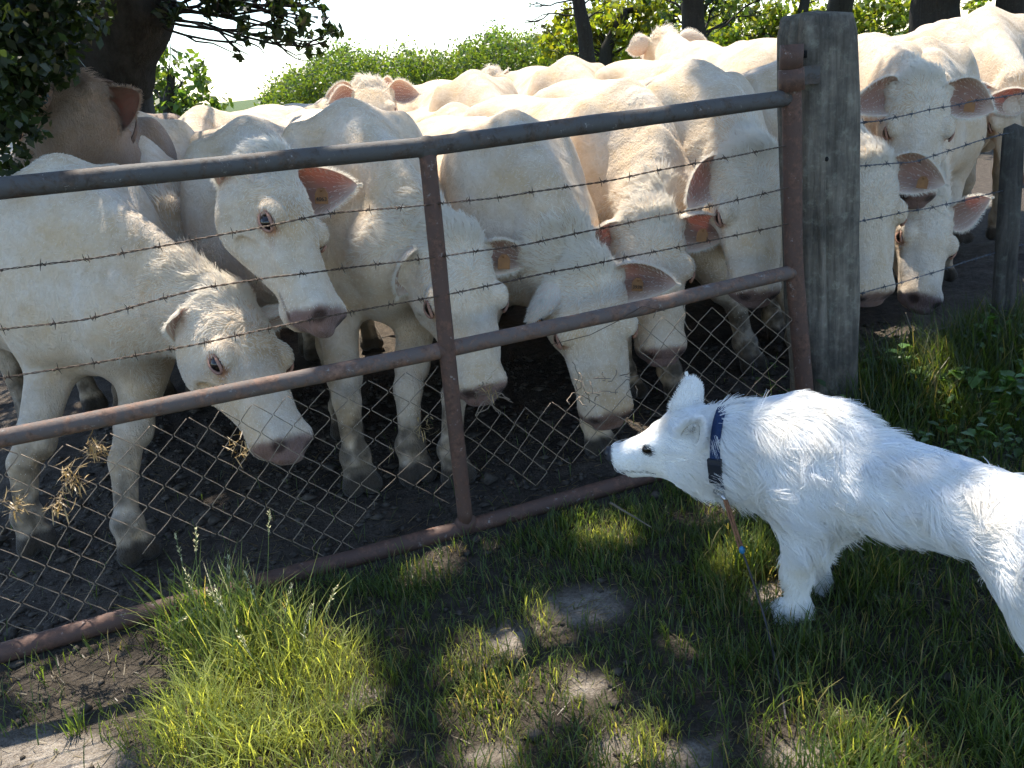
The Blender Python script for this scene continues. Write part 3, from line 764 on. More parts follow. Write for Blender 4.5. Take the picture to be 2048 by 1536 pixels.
def GP(g, z, off=0.0): return GA * [1, 1, 0] + GD * g + np.array([0, 0, z]) + GN * off
def gate_px(u, v, off=0.0):
    r = ray(u, v); n = GN; p0 = GA + GN * off; t = ((p0 - _C) @ n) / (r @ n); return _C + r * t
def pipe(name, pts, r, mat, parent, n=16, lump=.035, seed=0, sub=24):
    pts = np.asarray(pts, float); d = np.r_[0, np.cumsum(np.linalg.norm(np.diff(pts, axis=0), axis=1))]
    t = np.linspace(0, d[-1], max(2, int(d[-1] * sub))); P = np.stack([np.interp(t, d, pts[:, k]) for k in range(3)], 1)
    P = P + np.stack([hash_noise(P, 1.7, seed + k) for k in range(3)], 1) * .006
    mb = MB(); nz = hash_noise(P, 9, seed + 7)
    mb.tube(P, r * (1 + lump * nz), n); return mb.build(name, mat, parent)
gate = empty('farm_gate', GP(1.38, 0)); gate_inv = np.array(gate.location)
tag(gate, 'rusty steel pipe field gate with barbed wire strands and torn wire mesh', 'gate')
def unparent_fix(o, p):
    o.matrix_parent_inverse = Matrix.Translation(-p.location); return o
_gp = []
TOPZ, MIDZ = 1.218, .628
_gp.append(pipe('top_rail', [GP(-1.6, 1.245), GP(.3, 1.238), GP(1.38, 1.212), GP(2.60, 1.218)], .0265, MAT['rust_top'], gate, seed=1))
_gp.append(pipe('middle_rail', [GP(-1.6, .64), GP(.17, .630), GP(1.37, .620), GP(2.05, .622), GP(2.63, .645)], .0245, MAT['rust_mid'], gate, seed=2))
_gp.append(pipe('bottom_rail', [GP(-1.6, .015), GP(.0, .018), GP(.7, .022), GP(1.36, .018), GP(2.72, .022)], .0275, MAT['rust_red'], gate, seed=3, lump=.06))
_gp.append(pipe('upright', [GP(1.395, 1.205, .0), GP(1.375, .62, .003), GP(1.362, .03, 0)], .0245, MAT['rust_red'], gate, seed=4))
_gp.append(pipe('upright', [GP(-1.5, 1.24), GP(-1.5, .62), GP(-1.5, .03)], .0245, MAT['rust_red'], gate, seed=4))
_gp.append(pipe('hinge_stile', [GP(2.605, 1.37), GP(2.63, .7), GP(2.71, -.02)], .031, MAT['rust_red'], gate, seed=5, lump=.02))
def joint(g, z, r):
    mb = MB(); vv, ff = uv_ball(14, 9); ax = np.array([GD, GN, [0, 0, 1.0]])
    mb.add(GP(g, z) + (vv * [r * 1.35, r * 1.05, r * 1.15]) @ ax, ff); _gp.append(mb.build('weld', MAT['rust_top'] if z > 1 else MAT['rust_red'], gate))
joint(1.393, 1.205, .029); joint(1.372, .621, .0285); joint(1.362, .028, .030)
mb = MB(); mb.tube([GP(2.603, 1.30), GP(2.606, 1.372)], .036, 16); mb.tube([GP(2.608, 1.235), GP(2.604, 1.30)], .040, 16); _gp.append(mb.build('hinge_sleeve', MAT['rust_red'], gate))
mb = MB(); mb.box(GP(2.66, 1.275, -.01), [GD, GN, np.array([0, 0, 1.0])], (.055, .012, .028)); _gp.append(mb.build('hinge_strap', MAT['rust_top'], gate, False))

def resample(pts, step):
    pts = np.asarray(pts, float); d = np.r_[0, np.cumsum(np.linalg.norm(np.diff(pts, axis=0), axis=1))]
    n = max(3, int(d[-1] / step)); t = np.linspace(0, d[-1], n)
    P = np.stack([np.interp(t, d, pts[:, k]) for k in range(3)], 1)
    for _ in range(int(.10 / step)): P[1:-1] = P[1:-1] * .5 + (P[:-2] + P[2:]) * .25
    return P
def barbed(name, pts, mat, parent, seed=0, spacing=.105, r=.0014):
    rng = np.random.default_rng(seed); P = resample(pts, .008); mb = MB()
    P = P + np.stack([hash_noise(P, 8, seed + k) for k in range(3)], 1) * .0025
    t = np.gradient(P, axis=0); t /= np.linalg.norm(t, axis=1, keepdims=True)
    x = np.cross(t, [0, 0, 1.0]); x /= np.linalg.norm(x, axis=1, keepdims=True); y = np.cross(t, x); ph = np.arange(len(P)) * .95
    for s in (0, math.pi):
        mb.tube(P + (x * np.cos(ph + s)[:, None] + y * np.sin(ph + s)[:, None]) * .0017, r, 4, cap=False)
    k = int(rng.uniform(.02, .08) / .008)
    while k < len(P) - 4:
        c = P[k]; a0 = rng.uniform(0, 6.28)
        coil = [c + t[k] * (.0022 * j - .006) + (x[k] * math.cos(a0 + j * 1.25) + y[k] * math.sin(a0 + j * 1.25)) * .0042 for j in range(7)]
        mb.tube(coil, .0013, 4)
        for j in range(4):
            a = a0 + j * math.pi / 2 + rng.uniform(-.3, .3); dd = nrm(x[k] * math.cos(a) + y[k] * math.sin(a) + t[k] * rng.uniform(-.4, .4)); o = c + t[k] * (.006 if j % 2 else -.006)
            mb.tube([o, o + dd * .009, o + dd * .0165], [.0013, .0011, .0003], 4)
        k += int(rng.uniform(.8, 1.2) * spacing / .008)
    return mb.build(name, mat, parent)
WA = [(-420, 600), (0, 540), (200, 514), (400, 478), (650, 428), (840, 411), (1000, 395), (1200, 364), (1400, 325), (1572, 292)]
WB = [(-420, 715), (0, 660), (170, 638), (400, 577), (560, 553), (800, 523), (870, 514), (1050, 490), (1250, 447), (1420, 413), (1578, 376)]
WC = [(-420, 815), (0, 757), (200, 724), (400, 688), (650, 634), (830, 601), (900, 588), (1100, 545), (1300, 506), (1578, 449)]
for k, w in enumerate((WA, WB, WC)):
    _gp.append(barbed('barbed_wire', [gate_px(a, b, .024) for a, b in w], MAT['wire'], gate, 20 + k))

# wire mesh in the lower half, each zigzag wire its own piece
net = empty('wire_mesh_panel', (0, 0, 0)); net.parent = gate; net.matrix_parent_inverse = Matrix.Translation(-gate.location)
def pin(u, v, poly):
    c = False; n = len(poly); j = n - 1
    for i in range(n):
        if (poly[i][1] > v) != (poly[j][1] > v) and u < (poly[j][0] - poly[i][0]) * (v - poly[i][1]) / (poly[j][1] - poly[i][1]) + poly[i][0]: c = not c
        j = i
    return c
HOLES = [[(268, 1120), (330, 1085), (480, 1090), (640, 1112), (700, 1150), (480, 1240), (215, 1285), (232, 1205)],
         [(742, 1000), (800, 985), (960, 1090), (960, 1200), (735, 1160)],
         [(895, 690), (1250, 600), (1262, 770), (1180, 785), (1060, 790), (960, 800), (905, 905)],
         [(905, 960), (1010, 935), (1030, 990), (1200, 930), (1300, 900), (1320, 1000), (900, 1120)],
         [(560, 745), (660, 715), (640, 770)]]
wire_r = .0015; DXN = .050; rngn = np.random.default_rng(5)
_net_wires = []
for i in range(-4, 56):
    run = []
    for k in range(0, 15):
        g = (i + ((k + i) % 2)) * DXN + .02; z = .005 + k * .0475
        wob = np.array([hash_noise(np.array([[g * 2.3, z * 2.3, 1.5 * s]]), 1, 40 + s)[0] for s in range(3)])
        g2 = g + wob[0] * .022 - .05 * (z - .3) * 0 + .012 * math.sin(g * 9 + z * 5); z2 = z + wob[1] * .020; off = -.012 + wob[2] * .022 + (.003 if (k + i) % 2 else -.003)
        p = GP(g2, z2, off); u, v = PR(p)
        if z2 > .615 or g2 > 2.61 + .08 * (1 - z2 / .62) or any(pin(u, v, h) for h in HOLES): 
            if len(run) > 1: _net_wires.append(run)
            run = []
        else: run.append(p)
    if len(run) > 1: _net_wires.append(run)
for w in _net_wires:
    P = []                                         # straight legs with short twisted bends
    for a, b in zip(w[:-1], w[1:]):
        for f in (.06, .35, .65, .94): P.append(a + (b - a) * f)
    P = np.array(P); P = P + np.stack([hash_noise(P, 30, s) for s in (1, 2, 3)], 1) * .002
    m_ = MB(); m_.tube(P, wire_r, 5); m_.build('mesh_wire', MAT['mesh_wire'], net)
def tangle(cu, cv, n, spread, seed):
    rg = np.random.default_rng(seed); m_ = MB()
    for _ in range(n):
        p = gate_px(cu + rg.normal(0, spread), cv + rg.normal(0, spread * .35), .0); d = nrm(GD * rg.uniform(-1, 1) + np.array([0, 0, rg.uniform(-.35, .45)]) + GN * rg.uniform(-.4, .4)); L = []
        for s in range(rg.integers(4, 9)):
            L.append(p); d = nrm(d + rg.normal(0, .45, 3)); p = p + d * rg.uniform(.010, .022)
        m_.tube(L, .0016, 5)
    m_.build('broken_wire_tangle', MAT['mesh_wire'], net)['kind'] = 'stuff'
tangle(985, 790, 8, 22, 1); tangle(1165, 788, 9, 13, 2); tangle(1225, 762, 7, 18, 3); tangle(1320, 612, 4, 25, 4)
mb = MB(); mb.tube([gate_px(*p, .03) for p in [(1100, 690), (1180, 670), (1240, 640), (1285, 612), (1330, 622)]], .0013, 5); mb.build('loose_wire', MAT['wire'], net)
for o in _gp: o.matrix_parent_inverse = Matrix.Translation(-gate.location)

# ------------------------------------------------------------------ posts and fence
def mk_wood(name, c1, c2, lich):
    m = NT(name); v = m.scaled((1, 1, .08)); n1 = m.noise(38, 6, .7, v, .3); n2 = m.noise(5, 5, .7); n3 = m.noise(26, 5, .75)
    c = m.ramp(n1, [(.3, c1), (.7, c2)])
    c = m.mix(m.ramp(n3, [(.52, (0, 0, 0)), (.66, (.75, .75, .75))]), c, lich)
    c = m.mix(m.ramp(n2, [(.35, (.75, .75, .75)), (.6, (0, 0, 0))]), c, (.035, .033, .030))
    m.color(c); m.set(Roughness=.9, Specular_IOR_Level=.15); m.bump(n1, .9, .012); return m.m
MAT['post'] = mk_wood('weathered_oak', (.095, .080, .062), (.26, .225, .18), (.30, .285, .225))
MAT['stake'] = mk_wood('split_stake', (.045, .040, .034), (.12, .108, .092), (.13, .135, .11))
def wood_post(name, base, top, hw, hd, ax, ay, mat, seed, n=36, rings=46, sq=4.0, cap=.02, chk=.010):
    base = np.asarray(base, float); top = np.asarray(top, float); vv = []; rg = np.random.default_rng(seed)
    axd = top - base
    for i in range(rings):
        t = i / (rings - 1)
        for k in range(n):
            th = 2 * math.pi * k / n; c, s = math.cos(th), math.sin(th); rr = 1 / ((abs(c) ** sq + abs(s) ** sq) ** (1 / sq))
            p = np.array([[c * 3, s * 3, t * 5.0]]); e = 1 + .07 * hash_noise(p, 1, seed)[0] + .03 * hash_noise(p * [3, 3, .6], 2, seed + 1)[0]
            crack = -chk * max(0, hash_noise(np.array([[c * 7, s * 7, t * 2.2]]), 1, seed + 2)[0] - .25) * 4
            e *= 1 - .10 * max(0, t - .965) / .035
            r_ = rr * e
            vv.append(base + axd * t + ax * (hw * c * r_ + crack * c) + ay * (hd * s * r_ + crack * s) + np.array([0, 0, .02 * hash_noise(np.array([[c * 2, s * 2, 9.]]), 1, seed)[0] * (t > .97)]))
    vv.append(top + np.array([0, 0, cap])); ff = []
    for i in range(rings - 1):
        for k in range(n): ff.append((i * n + k, i * n + (k + 1) % n, (i + 1) * n + (k + 1) % n, (i + 1) * n + k))
    for k in range(n): ff.append(((rings - 1) * n + k, (rings - 1) * n + (k + 1) % n, len(vv) - 1))
    return mesh_obj(name, vv, ff, mat, None)
_pt = AT(1632, 34, 2.99); _pb = AT(1647, 760, 2.99); _pb2 = _pb + (_pb - _pt) * ((_pb[2] + .12) / (_pt[2] - _pb[2]))
post = wood_post('gate_post', _pb2, _pt, .108, .098, GD, -GN, MAT['post'], 3, n=60, rings=60, sq=5, chk=.016)
tag(post, 'thick square weathered wooden gate post with grey lichen carrying the hinge', 'post')
MAT['hole'] = mk_simple('hole_dark', (.006, .005, .005), .9)
for (u, v, r_) in ((1612, 108, .012), (1652, 318, .008)):
    mb = MB(); c = AT(u, v, 2.99 - .104); mb.tube([c + GN * .004, c - GN * .02], r_, 10); mb.build('bolt_hole', MAT['hole'], post)
_st = AT(2028, 262, 3.45); _sb = G(2000, 735)
stake = wood_post('fence_stake', _sb - [0, 0, .1], _st, .042, .032, np.array([1.0, 0, 0]), np.array([0, 1.0, 0]), MAT['stake'], 9, n=20, rings=40, sq=2.6, cap=.03, chk=.009)
tag(stake, 'thin leaning grey split wood fence stake', 'stake')
MAT['wire_blue'] = mk_simple('galvanised_wire', (.045, .05, .06), .5, .5, .4, (.11, .12, .14), 60)
FW = [('top barbed wire strand running right from the thick post', [(1706, 246, 2.93), (1760, 242, 3.0), (1830, 226, 3.12), (1950, 202, 3.3), (2048, 186, 3.45), (2300, 150, 3.9)]),
      ('second barbed wire strand between thick post and thin stake', [(1706, 333, 2.93), (1760, 330, 3.0), (1830, 323, 3.12), (1900, 300, 3.25), (2005, 268, 3.42), (2060, 262, 3.5), (2300, 240, 3.9)]),
      ('third barbed wire strand crossing the face of the cow past the post', [(1706, 446, 2.93), (1750, 436, 3.0), (1815, 424, 3.1), (1900, 408, 3.25), (2010, 380, 3.42), (2300, 330, 3.9)]),
      ('lowest barbed wire strand across the muzzles past the post', [(1704, 592, 2.93), (1790, 569, 3.05), (1880, 541, 3.2), (1985, 506, 3.40), (2300, 420, 3.9)])]
for k, (lb, L) in enumerate(FW):
    o = barbed('barbed_wire', [AT(*p) for p in L], MAT['wire_blue'], None, 40 + k); tag(o, lb, 'wire', 'fence wires beside the gate post')


# ------------------------------------------------------------------ the herd at the gate
def yaw_of(dx, dy): return math.atan2(dy, dx)
HERD_GROUP = 'white cows crowding up to the gate'
def front_cow(name, label, loc, head, poll, muz, y, fn, ears=None, feet=None, far=False, L=HL, **kw):
    pw = AT(poll[0], poll[1], y); mw = solve_muzzle(pw, muz[0], muz[1], L, far)
    e = {}
    for s, (u, v, dy) in (ears or {}).items():
        if isinstance(s, tuple): e[s] = (u, v, dy)
        else: e[s] = AT(u, v, y + dy)
    f = {s: G(*p) for s, p in (feet or {}).items()}
    return make_cow(name, loc, yaw_of(*head), pw, mw, fn, ears=e, feet=f, label=label, group=HERD_GROUP, **kw)

DROOP = (-.35, -.30, -.9)
cow1 = front_cow('cow', 'cow at far left with lowered head turned sideways behind the rusty middle rail', (-1.40, 2.93), (.62, -.78), (464, 590), (608, 866), 2.72, (.88, -.42, .42), scale=.90,
          ears={-1: (368, 710, -.06), 1: (583, 628, .16), ('o', -1): (-.2, -.55, -.8), ('o', 1): (.3, -.5, -.7)}, feet={1: (275, 1108), -1: (75, 1090)}, seed=1)
cow2 = front_cow('cow', 'cow with bright orange backlit ear and numbered tag just under the top rail', (-.88, 3.36), (.30, -.95), (560, 322), (690, 615), 2.80, (.97, -.22, .30), scale=.93,
          ears={-1: (472, 425, -.04), 1: (722, 372, .12), ('o', -1): (-.2, -.9, -.2), ('o', 1): (.1, -1, -.1)}, tags={1: ('4063', .42)}, seed=2)
cow3 = front_cow('cow', 'cow whose face is split by the upright in the middle of the gate', (-.47, 3.24), (.32, -.95), (918, 470), (985, 772), 2.93, (.48, -.85, .22), scale=.95,
          ears={-1: (800, 600, -.04), 1: (1046, 524, .10), ('o', -1): DROOP, ('o', 1): (.1, -1, -.2)}, feet={-1: (722, 972), 1: (832, 950)}, tags={1: ('', .35)}, seed=3, tuft=.03)
cow4 = front_cow('cow', 'cow with ear tag 3938 reaching its muzzle down to the torn wire mesh', (.12, 3.34), (.30, -.95), (1178, 532), (1232, 832), 2.97, (.22, -.95, .25), scale=.88,
          ears={-1: (1062, 660, -.05), 1: (1380, 580, -.04), ("o", -1): DROOP, ('o', 1): (-.1, -.95, -.25)}, feet={-1: (912, 955), 1: (1195, 895)}, tags={1: ('3938', .32), -1: ('', .75)}, seed=4)
cow5 = front_cow('cow', 'cow with shaggy crown looking over the lowered head of its neighbour', (.66, 3.80), (.46, -.89), (1302, 425), (1338, 700), 3.27, (.12, -.95, .35), scale=.92,
          ears={-1: (1168, 510, -.03), 1: (1480, 478, .04), ('o', -1): (.0, -1, -.35), ('o', 1): (.0, -.95, -.3)}, feet={1: (1345, 790), -1: (1255, 790)}, tags={1: ('', .4)}, seed=5, tuft=.04)
cow6 = front_cow('cow', 'cow half hidden behind the thick wooden gate post', (.98, 3.80), (.40, -.92), (1512, 305), (1532, 585), 3.32, (.16, -.96, .25), scale=.95,
          ears={-1: (1378, 420, -.05), ('o', -1): (-.05, -1, -.1)}, feet={-1: (1495, 735), 1: (1600, 725)}, seed=6)
cow7 = front_cow('cow', 'cow just past the post facing out with one wide brown-lined ear', (1.48, 4.12), (.30, -.95), (1738, 318), (1762, 590), 3.62, (.05, -.97, .25), scale=.93,
          ears={1: (1922, 380, -.05), ('o', 1): (0, -1, -.1)}, tags={1: ('', .55)}, seed=7)
cow8 = front_cow('cow', 'cow with lowest head beside the thin fence stake', (2.42, 4.85), (-.22, -.97), (1868, 395), (1868, 592), 4.10, (.12, -.97, .20), scale=.95,
          ears={1: (1990, 398, -.02), ('o', 1): (0, -1, -.1)}, seed=8)
cow9 = front_cow('cow', 'cow standing tall with its head up at far right', (2.12, 4.75), (-.02, -1.0), (1848, 158), (1842, 385), 4.10, (-.10, -.92, .40), scale=.98,
          ears={-1: (1710, 218, -.04), 1: (2006, 226, -.04), ('o', -1): (-.1, -1, -.1), ('o', 1): (.1, -1, -.1)}, tags={1: ('', .45)}, neck_lift=.25, seed=9)


# ------------------------------------------------------------------ cattle further back: two built, the rest copies
BACK_GROUP = 'cows standing further back in the herd'
def copy_tree(o, parent=None):
    c = o.copy(); COL.objects.link(c); c.parent = parent
    for ch in list(o.children): copy_tree(ch, c)
    return c
def back_cow(proto, first, loc, yaw, scale, label):
    o = proto if first else copy_tree(proto)
    o.location = (loc[0], loc[1], 0); o.rotation_euler = (0, 0, yaw); o.scale = (scale,) * 3; tag(o, label, 'cow', BACK_GROUP); return o
upc = make_cow('cow', (0, 0), 0.0, np.array([.62, 0, 1.50]), np.array([1.02, 0, 1.16]), np.array([.6, 0, .8]), vox=.026, hvox=.014, hair=2500, seed=21, neck_lift=.3, dirt=.4)
dnc = make_cow('cow', (0, 0), 0.0, np.array([.72, .05, 1.02]), np.array([.95, .08, .54]), np.array([.9, 0, .4]), vox=.026, hvox=.016, hair=2500, seed=22, dirt=.4)
def bx(u, v, y): p = AT(u, v, y); return (p[0], p[1])
def behind(u, v, y, yaw, dx):
    """fore feet such that the point dx ahead of them lies under the pixel"""
    p = AT(u, v, y); return (p[0] - math.cos(yaw) * dx, p[1] - math.sin(yaw) * dx)
D = lambda a: R(a)
back_cow(dnc, True, behind(270, 250, 5.0, D(-70), -.9), D(-70), .98, 'pinkish cow back just right of the dark tree trunk')
back_cow(dnc, False, behind(505, 235, 5.7, D(-95), -.9), D(-95), .97, 'cow rump showing in the gap beside the tallest white back at left')
back_cow(upc, True, behind(742, 215, 5.3, D(-88), .8), D(-88), .93, 'cow with raised head and both ears out above the backs left of centre')
back_cow(upc, False, behind(757, 178, 6.4, D(-60), .8), D(-60), .95, 'grey shaded cow head right behind the cow with both ears out')
back_cow(dnc, False, behind(925, 160, 6.2, D(-75), -.4), D(-75), 1.0, 'shaded blue-grey cow back in the middle of the herd')
back_cow(upc, False, behind(1025, 150, 7.2, D(-40), .75), D(-40), .93, 'cow with dark ear held out in front of the hedge')
back_cow(dnc, False, behind(1125, 125, 6.6, D(-80), -.3), D(-80), 1.02, 'grey hump of a cow back against the yellow tree')
back_cow(upc, False, behind(1335, 118, 7.0, D(95), .55), D(95), 1.03, 'cow seen from behind with both ears pricked up')
back_cow(dnc, False, behind(1440, 110, 5.6, D(-62), -.3), D(-62), 1.0, 'cow with dappled back left of the post top')
back_cow(dnc, False, behind(1530, 90, 6.6, D(-70), -.4), D(-70), 1.02, 'cow back touching the left edge of the post top')
back_cow(dnc, False, behind(1790, 70, 6.2, D(-80), -.6), D(-80), 1.0, 'tall cow back behind the cow with raised head')
back_cow(dnc, False, behind(1960, 52, 6.0, D(-110), -.3), D(-110), 1.04, 'cow back at the right edge under the two tree trunks')
back_cow(dnc, False, (-2.35, 5.0), D(-50), .92, 'cow mostly hidden behind the leftmost cow in the tree shade')
back_cow(dnc, False, (-.15, 5.1), D(-78), .88, 'low cow back filling the gap behind the cow with tag 3938')
back_cow(dnc, False, (-1.55, 5.6), D(-85), .90, 'cow hidden behind the two cows with heads by the left rail')
back_cow(dnc, False, (.75, 5.9), D(-70), .90, 'low cow back behind the cow with shaggy crown')
back_cow(dnc, False, (2.6, 6.1), D(-95), .93, 'cow standing behind the cow beside the thin stake')
# the cow in deep shade at the left, wearing a collar
pw = AT(150, 172, 3.55)
_a0, _n0 = np.array([-.42, .10, -.34]), np.array([-.50, .45, .62]); _es = 1 if head_frame(_a0, _n0)[1][0] > 0 else -1
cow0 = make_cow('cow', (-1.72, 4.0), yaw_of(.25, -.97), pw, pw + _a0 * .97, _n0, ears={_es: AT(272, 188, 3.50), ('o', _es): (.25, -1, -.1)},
                vox=.02, hvox=.012, hair=9000, tuft=.03, seed=15, coat=(.30, .225, .175), hmat=mk_hair('shade_dark_hair', (.36, .27, .20), .3), neck_lift=.35, label='cow in deep shade at left with raised head and leather neck strap', group=HERD_GROUP)  # coat and hair colours darkened to stand in for deep shade
MAT['leather'] = mk_simple('strap_leather', (.06, .030, .018), .6, .4, 0, (.11, .06, .035), 30)
cp_ = (pw + np.array([-1.72, 4.0, 1.15])) / 2 + [0.03, 0, 0.04]
def strap(name, c, axis, r1, r2, wid, mat, parent, side):
    axis = nrm(axis); s = nrm(side - axis * (side @ axis)); n = np.cross(axis, s); vv, ff = [], []; K = 40
    for k in range(K):
        th = 2 * math.pi * k / K; d = s * math.cos(th) * r1 + n * math.sin(th) * r2
        for a, e in ((-1, 1.0), (1, 1.0), (1, 1.03), (-1, 1.03)): vv.append(c + d * e + axis * wid * a)
    for k in range(K):
        for j in range(4): ff.append((k * 4 + j, k * 4 + (j + 1) % 4, ((k + 1) % K) * 4 + (j + 1) % 4, ((k + 1) % K) * 4 + j))
    o = mesh_obj(name, vv, ff, mat, None)
    if parent is not None:
        o.parent = parent; bpy.context.view_layer.update(); o.matrix_parent_inverse = parent.matrix_world.inverted()
    return o
strap('neck_strap', cp_, pw - np.array([-1.72, 4.0, 1.05]), .155, .215, .016, MAT['leather'], cow0, np.array([1.0, .25, 0]))


# ------------------------------------------------------------------ the dog
def make_dog():
    base = np.array([.712, 1.838, 0.0]); f = nrm([-.57, .83, 0]); l = np.array([-f[1], f[0], 0]); z = np.array([0, 0, 1.0]); ax = np.stack([f, l, z])
    B = lambda x, y, h: f * x + l * y + z * h                    # local (root at base, no rotation)
    rng = np.random.default_rng(77)
    nose = AT(1222, 908, 2.10) - base; occ = AT(1412, 872, 1.985) - base
    ha = nrm(nose - occ); hx = head_frame(ha, np.array([-.12, -.10, 1.0])); _, hs, hn = hx; sc = np.linalg.norm(nose - occ) / .262
    H = lambda a, s, n: occ + (ha * a + hs * s + hn * n) * sc
    F = Field()
    F.loft([(-.80, .44, .39, .04), (-.73, .48, .37, .075), (-.6, .51, .375, .095), (-.45, .518, .365, .098), (-.3, .528, .350, .108), (-.15, .530, .315, .112), (0, .528, .280, .112), (.09, .520, .275, .098), (.17, .46, .29, .06)],
           (0, 0, 0), ax, p=2.2, k=.05, narrow=.2)
    e0 = H(.03, 0, -.03); A = B(-.03, 0, .425); tt = np.linspace(0, 1, 8)[:, None]
    T0 = B(.20, 0, .03); T1 = (e0 - A) * .8 + ha * .08
    pts = (2 * tt ** 3 - 3 * tt ** 2 + 1) * A + (tt ** 3 - 2 * tt ** 2 + tt) * T0 + (3 * tt ** 2 - 2 * tt ** 3) * e0 + (tt ** 3 - tt ** 2) * T1
    t1 = tt[:, 0]; s1 = hs if hs @ l > 0 else -hs
    F.path(pts, .150 * (1 - t1) + .108 * t1, .112 * (1 - t1) + .092 * t1, (1 - tt) * l + tt * s1, k=.06)
    for s in (1, -1):
        fx = .0 if s > 0 else .06
        F.ell(B(-.01, s * .075, .40), (.085, .05, .13), ax, k=.05)
        F.chain([B(-.01, s * .08, .36), B(-.03, s * .078, .27), B(fx * .5, s * .07, .145), B(fx - .005, s * .07, .05), B(fx + .025, s * .07, .026)], [.058, .042, .027, .022, .028], k=.05)
        F.ell(B(-.58, s * .078, .41), (.13, .055, .12), ax, k=.06)
        F.chain([B(-.57, s * .088, .39), B(-.58, s * .092, .335), B(-.88, s * .088, .17), B(-.91, s * .088, .04), B(-.88, s * .088, .024)], [.08, .062, .032, .023, .027], k=.05)
    F.chain([B(-.74, 0, .46), B(-.86, 0, .36), B(-.90, 0, .20)], [.045, .05, .03], k=.05)
    S = lambda L: [tuple(x * sc for x in r) for r in L]
    F.loft(S([(-.035, .02, -.075, .045), (0, .055, -.10, .072), (.05, .072, -.112, .084), (.095, .065, -.102, .078), (.13, .050, -.088, .062), (.165, .036, -.079, .048), (.200, .027, -.073, .042), (.232, .020, -.058, .036), (.254, .014, -.036, .028), (.268, .006, -.014, .016)]),
           occ, hx, p=2.3, k=.03)
    for s in (1, -1):
        F.ell(H(.03, s * .060, -.050), (.062, .036, .058), hx, k=.03)
        F.ell(H(.118, s * .046, .028), (.028, .016, .014), hx, k=.02)
        F.ell(H(.138, s * .056, .020), (.015, .009, .011), hx, k=.006, sub=True)
    F.ell(H(.252, 0, .004), (.020, .025, .020), hx, k=.012); F.ell(H(.215, 0, -.060), (.028, .022, .014), hx, k=.015)
    F.cone(H(.15, .048, -.052), H(.245, .026, -.036), .003, .003, k=.006, sub=True); F.cone(H(.15, -.048, -.052), H(.245, -.026, -.036), .003, .003, k=.006, sub=True)
    v, q = surface(F, .0085); nv = vnormals(v, q)
    c = np.tile([.82, .80, .75], (len(v), 1)); q3 = (v - occ) @ hx.T / sc
    inh = np.linalg.norm(v - H(.12, 0, 0), axis=1) < .22
    nz = inh * sstep(.249, .257, q3[:, 0] + .25 * np.clip(q3[:, 2] + .012, -.02, .02)); c = c * (1 - nz[:, None]) + np.array([.045, .045, .055]) * nz[:, None]
    lip = inh * sstep(.006, .002, np.abs(q3[:, 2] + .043 - .16 * (q3[:, 0] - .2))) * sstep(.13, .15, q3[:, 0]) * sstep(.255, .245, q3[:, 0]); c = c * (1 - lip[:, None] * .9) + np.array([.03, .025, .025]) * lip[:, None] * .9
    for s in (1, -1):
        er = np.linalg.norm((q3 - [.134, s * .052, .021]) / [2.2, 1.5, 1.3], axis=1); e = inh * sstep(.017, .010, er); c = c * (1 - e[:, None] * .85) + np.array([.02, .018, .02]) * e[:, None] * .85
    m = NT('dog_skin'); m.color(m.attr()); m.set(Roughness=.8, Specular_IOR_Level=.2); m.bump(m.noise(160, 3), .3, .003)
    dog = mesh_obj('white_dog', v, q, m.m, col=c); dog.location = base
    tag(dog, 'fluffy white shepherd dog with dark blue collar sniffing towards the cows', 'dog')
    for s in (1, -1):
        mb = MB(); vv, ff = uv_ball(10, 7); mb.add(H(.136, s * .051, .022) + (vv * [.0165, .010, .0120]) @ hx, ff); mb.build('eye', MAT['eye'], dog)
    mb = MB(); vv, ff = uv_ball(12, 8); mb.add(H(.263, 0, .006) + (vv * [.017, .021, .017]) @ hx, ff); mb.build('nose', mk_simple('nose_leather', (.02, .02, .025), .35, .5), dog)
    toc = nrm(_C - (base + occ)); me_ = NT('dog_ear_skin'); me_.color(me_.attr()); me_.set(Roughness=.8, Specular_IOR_Level=.2); me_.translucent((.75, .6, .5), .12); MAT['dog_ear'] = me_.m
    # ears: far one pricked, near one turned out to the side
    far_s = -1 if (hs @ toc) > 0 else 1
    eb = H(.035, far_s * .045, .05); tipf = AT(1368, 762, 2.05) - base
    make_ear('ear', eb - nrm(tipf - eb) * .02, tipf - eb, nrm(ha * .7 - toc * .6), np.linalg.norm(tipf - eb) * 1.40, dog, rng, wid=.44, inner=(.62, .52, .46), outer=(.83, .81, .77), hair=900, hmat=MAT['dog_hair'], mat=MAT['dog_ear'], cup=.72, hl=.012, pointed=.85)
    eb = H(.020, -far_s * .058, .030); tipn = AT(1392, 850, 1.88) - base
    make_ear('ear', eb, tipn - eb, nrm(toc * .8 + ha * .5 - hn * .35), np.linalg.norm(tipn - eb) * 1.0, dog, rng, wid=.27, mat=MAT['dog_ear'], inner=(.16, .125, .10), outer=(.83, .81, .77), hair=2600, hmat=MAT['dog_hair'], cup=.95, hl=.024)
    # coat
    lead = (v - B(0, 0, 0)) @ f
    wt = np.ones(len(v)); wt[inh & (q3[:, 0] > .08)] = 1.6; wt *= 1 - np.clip(nz + lip, 0, 1); wt[v[:, 2] < .02] = .2
    for s in (1, -1): wt[np.linalg.norm(v - H(.137, s * .054, .021), axis=1) < .019] = 0
    P, Nn = scatter(v, q, nv, wt, 110000, rng)
    q4 = (P - occ) @ hx.T / sc; dh = np.linalg.norm(P - H(.10, 0, -.02), axis=1); x = P @ f; y = P @ l; h = P[:, 2]
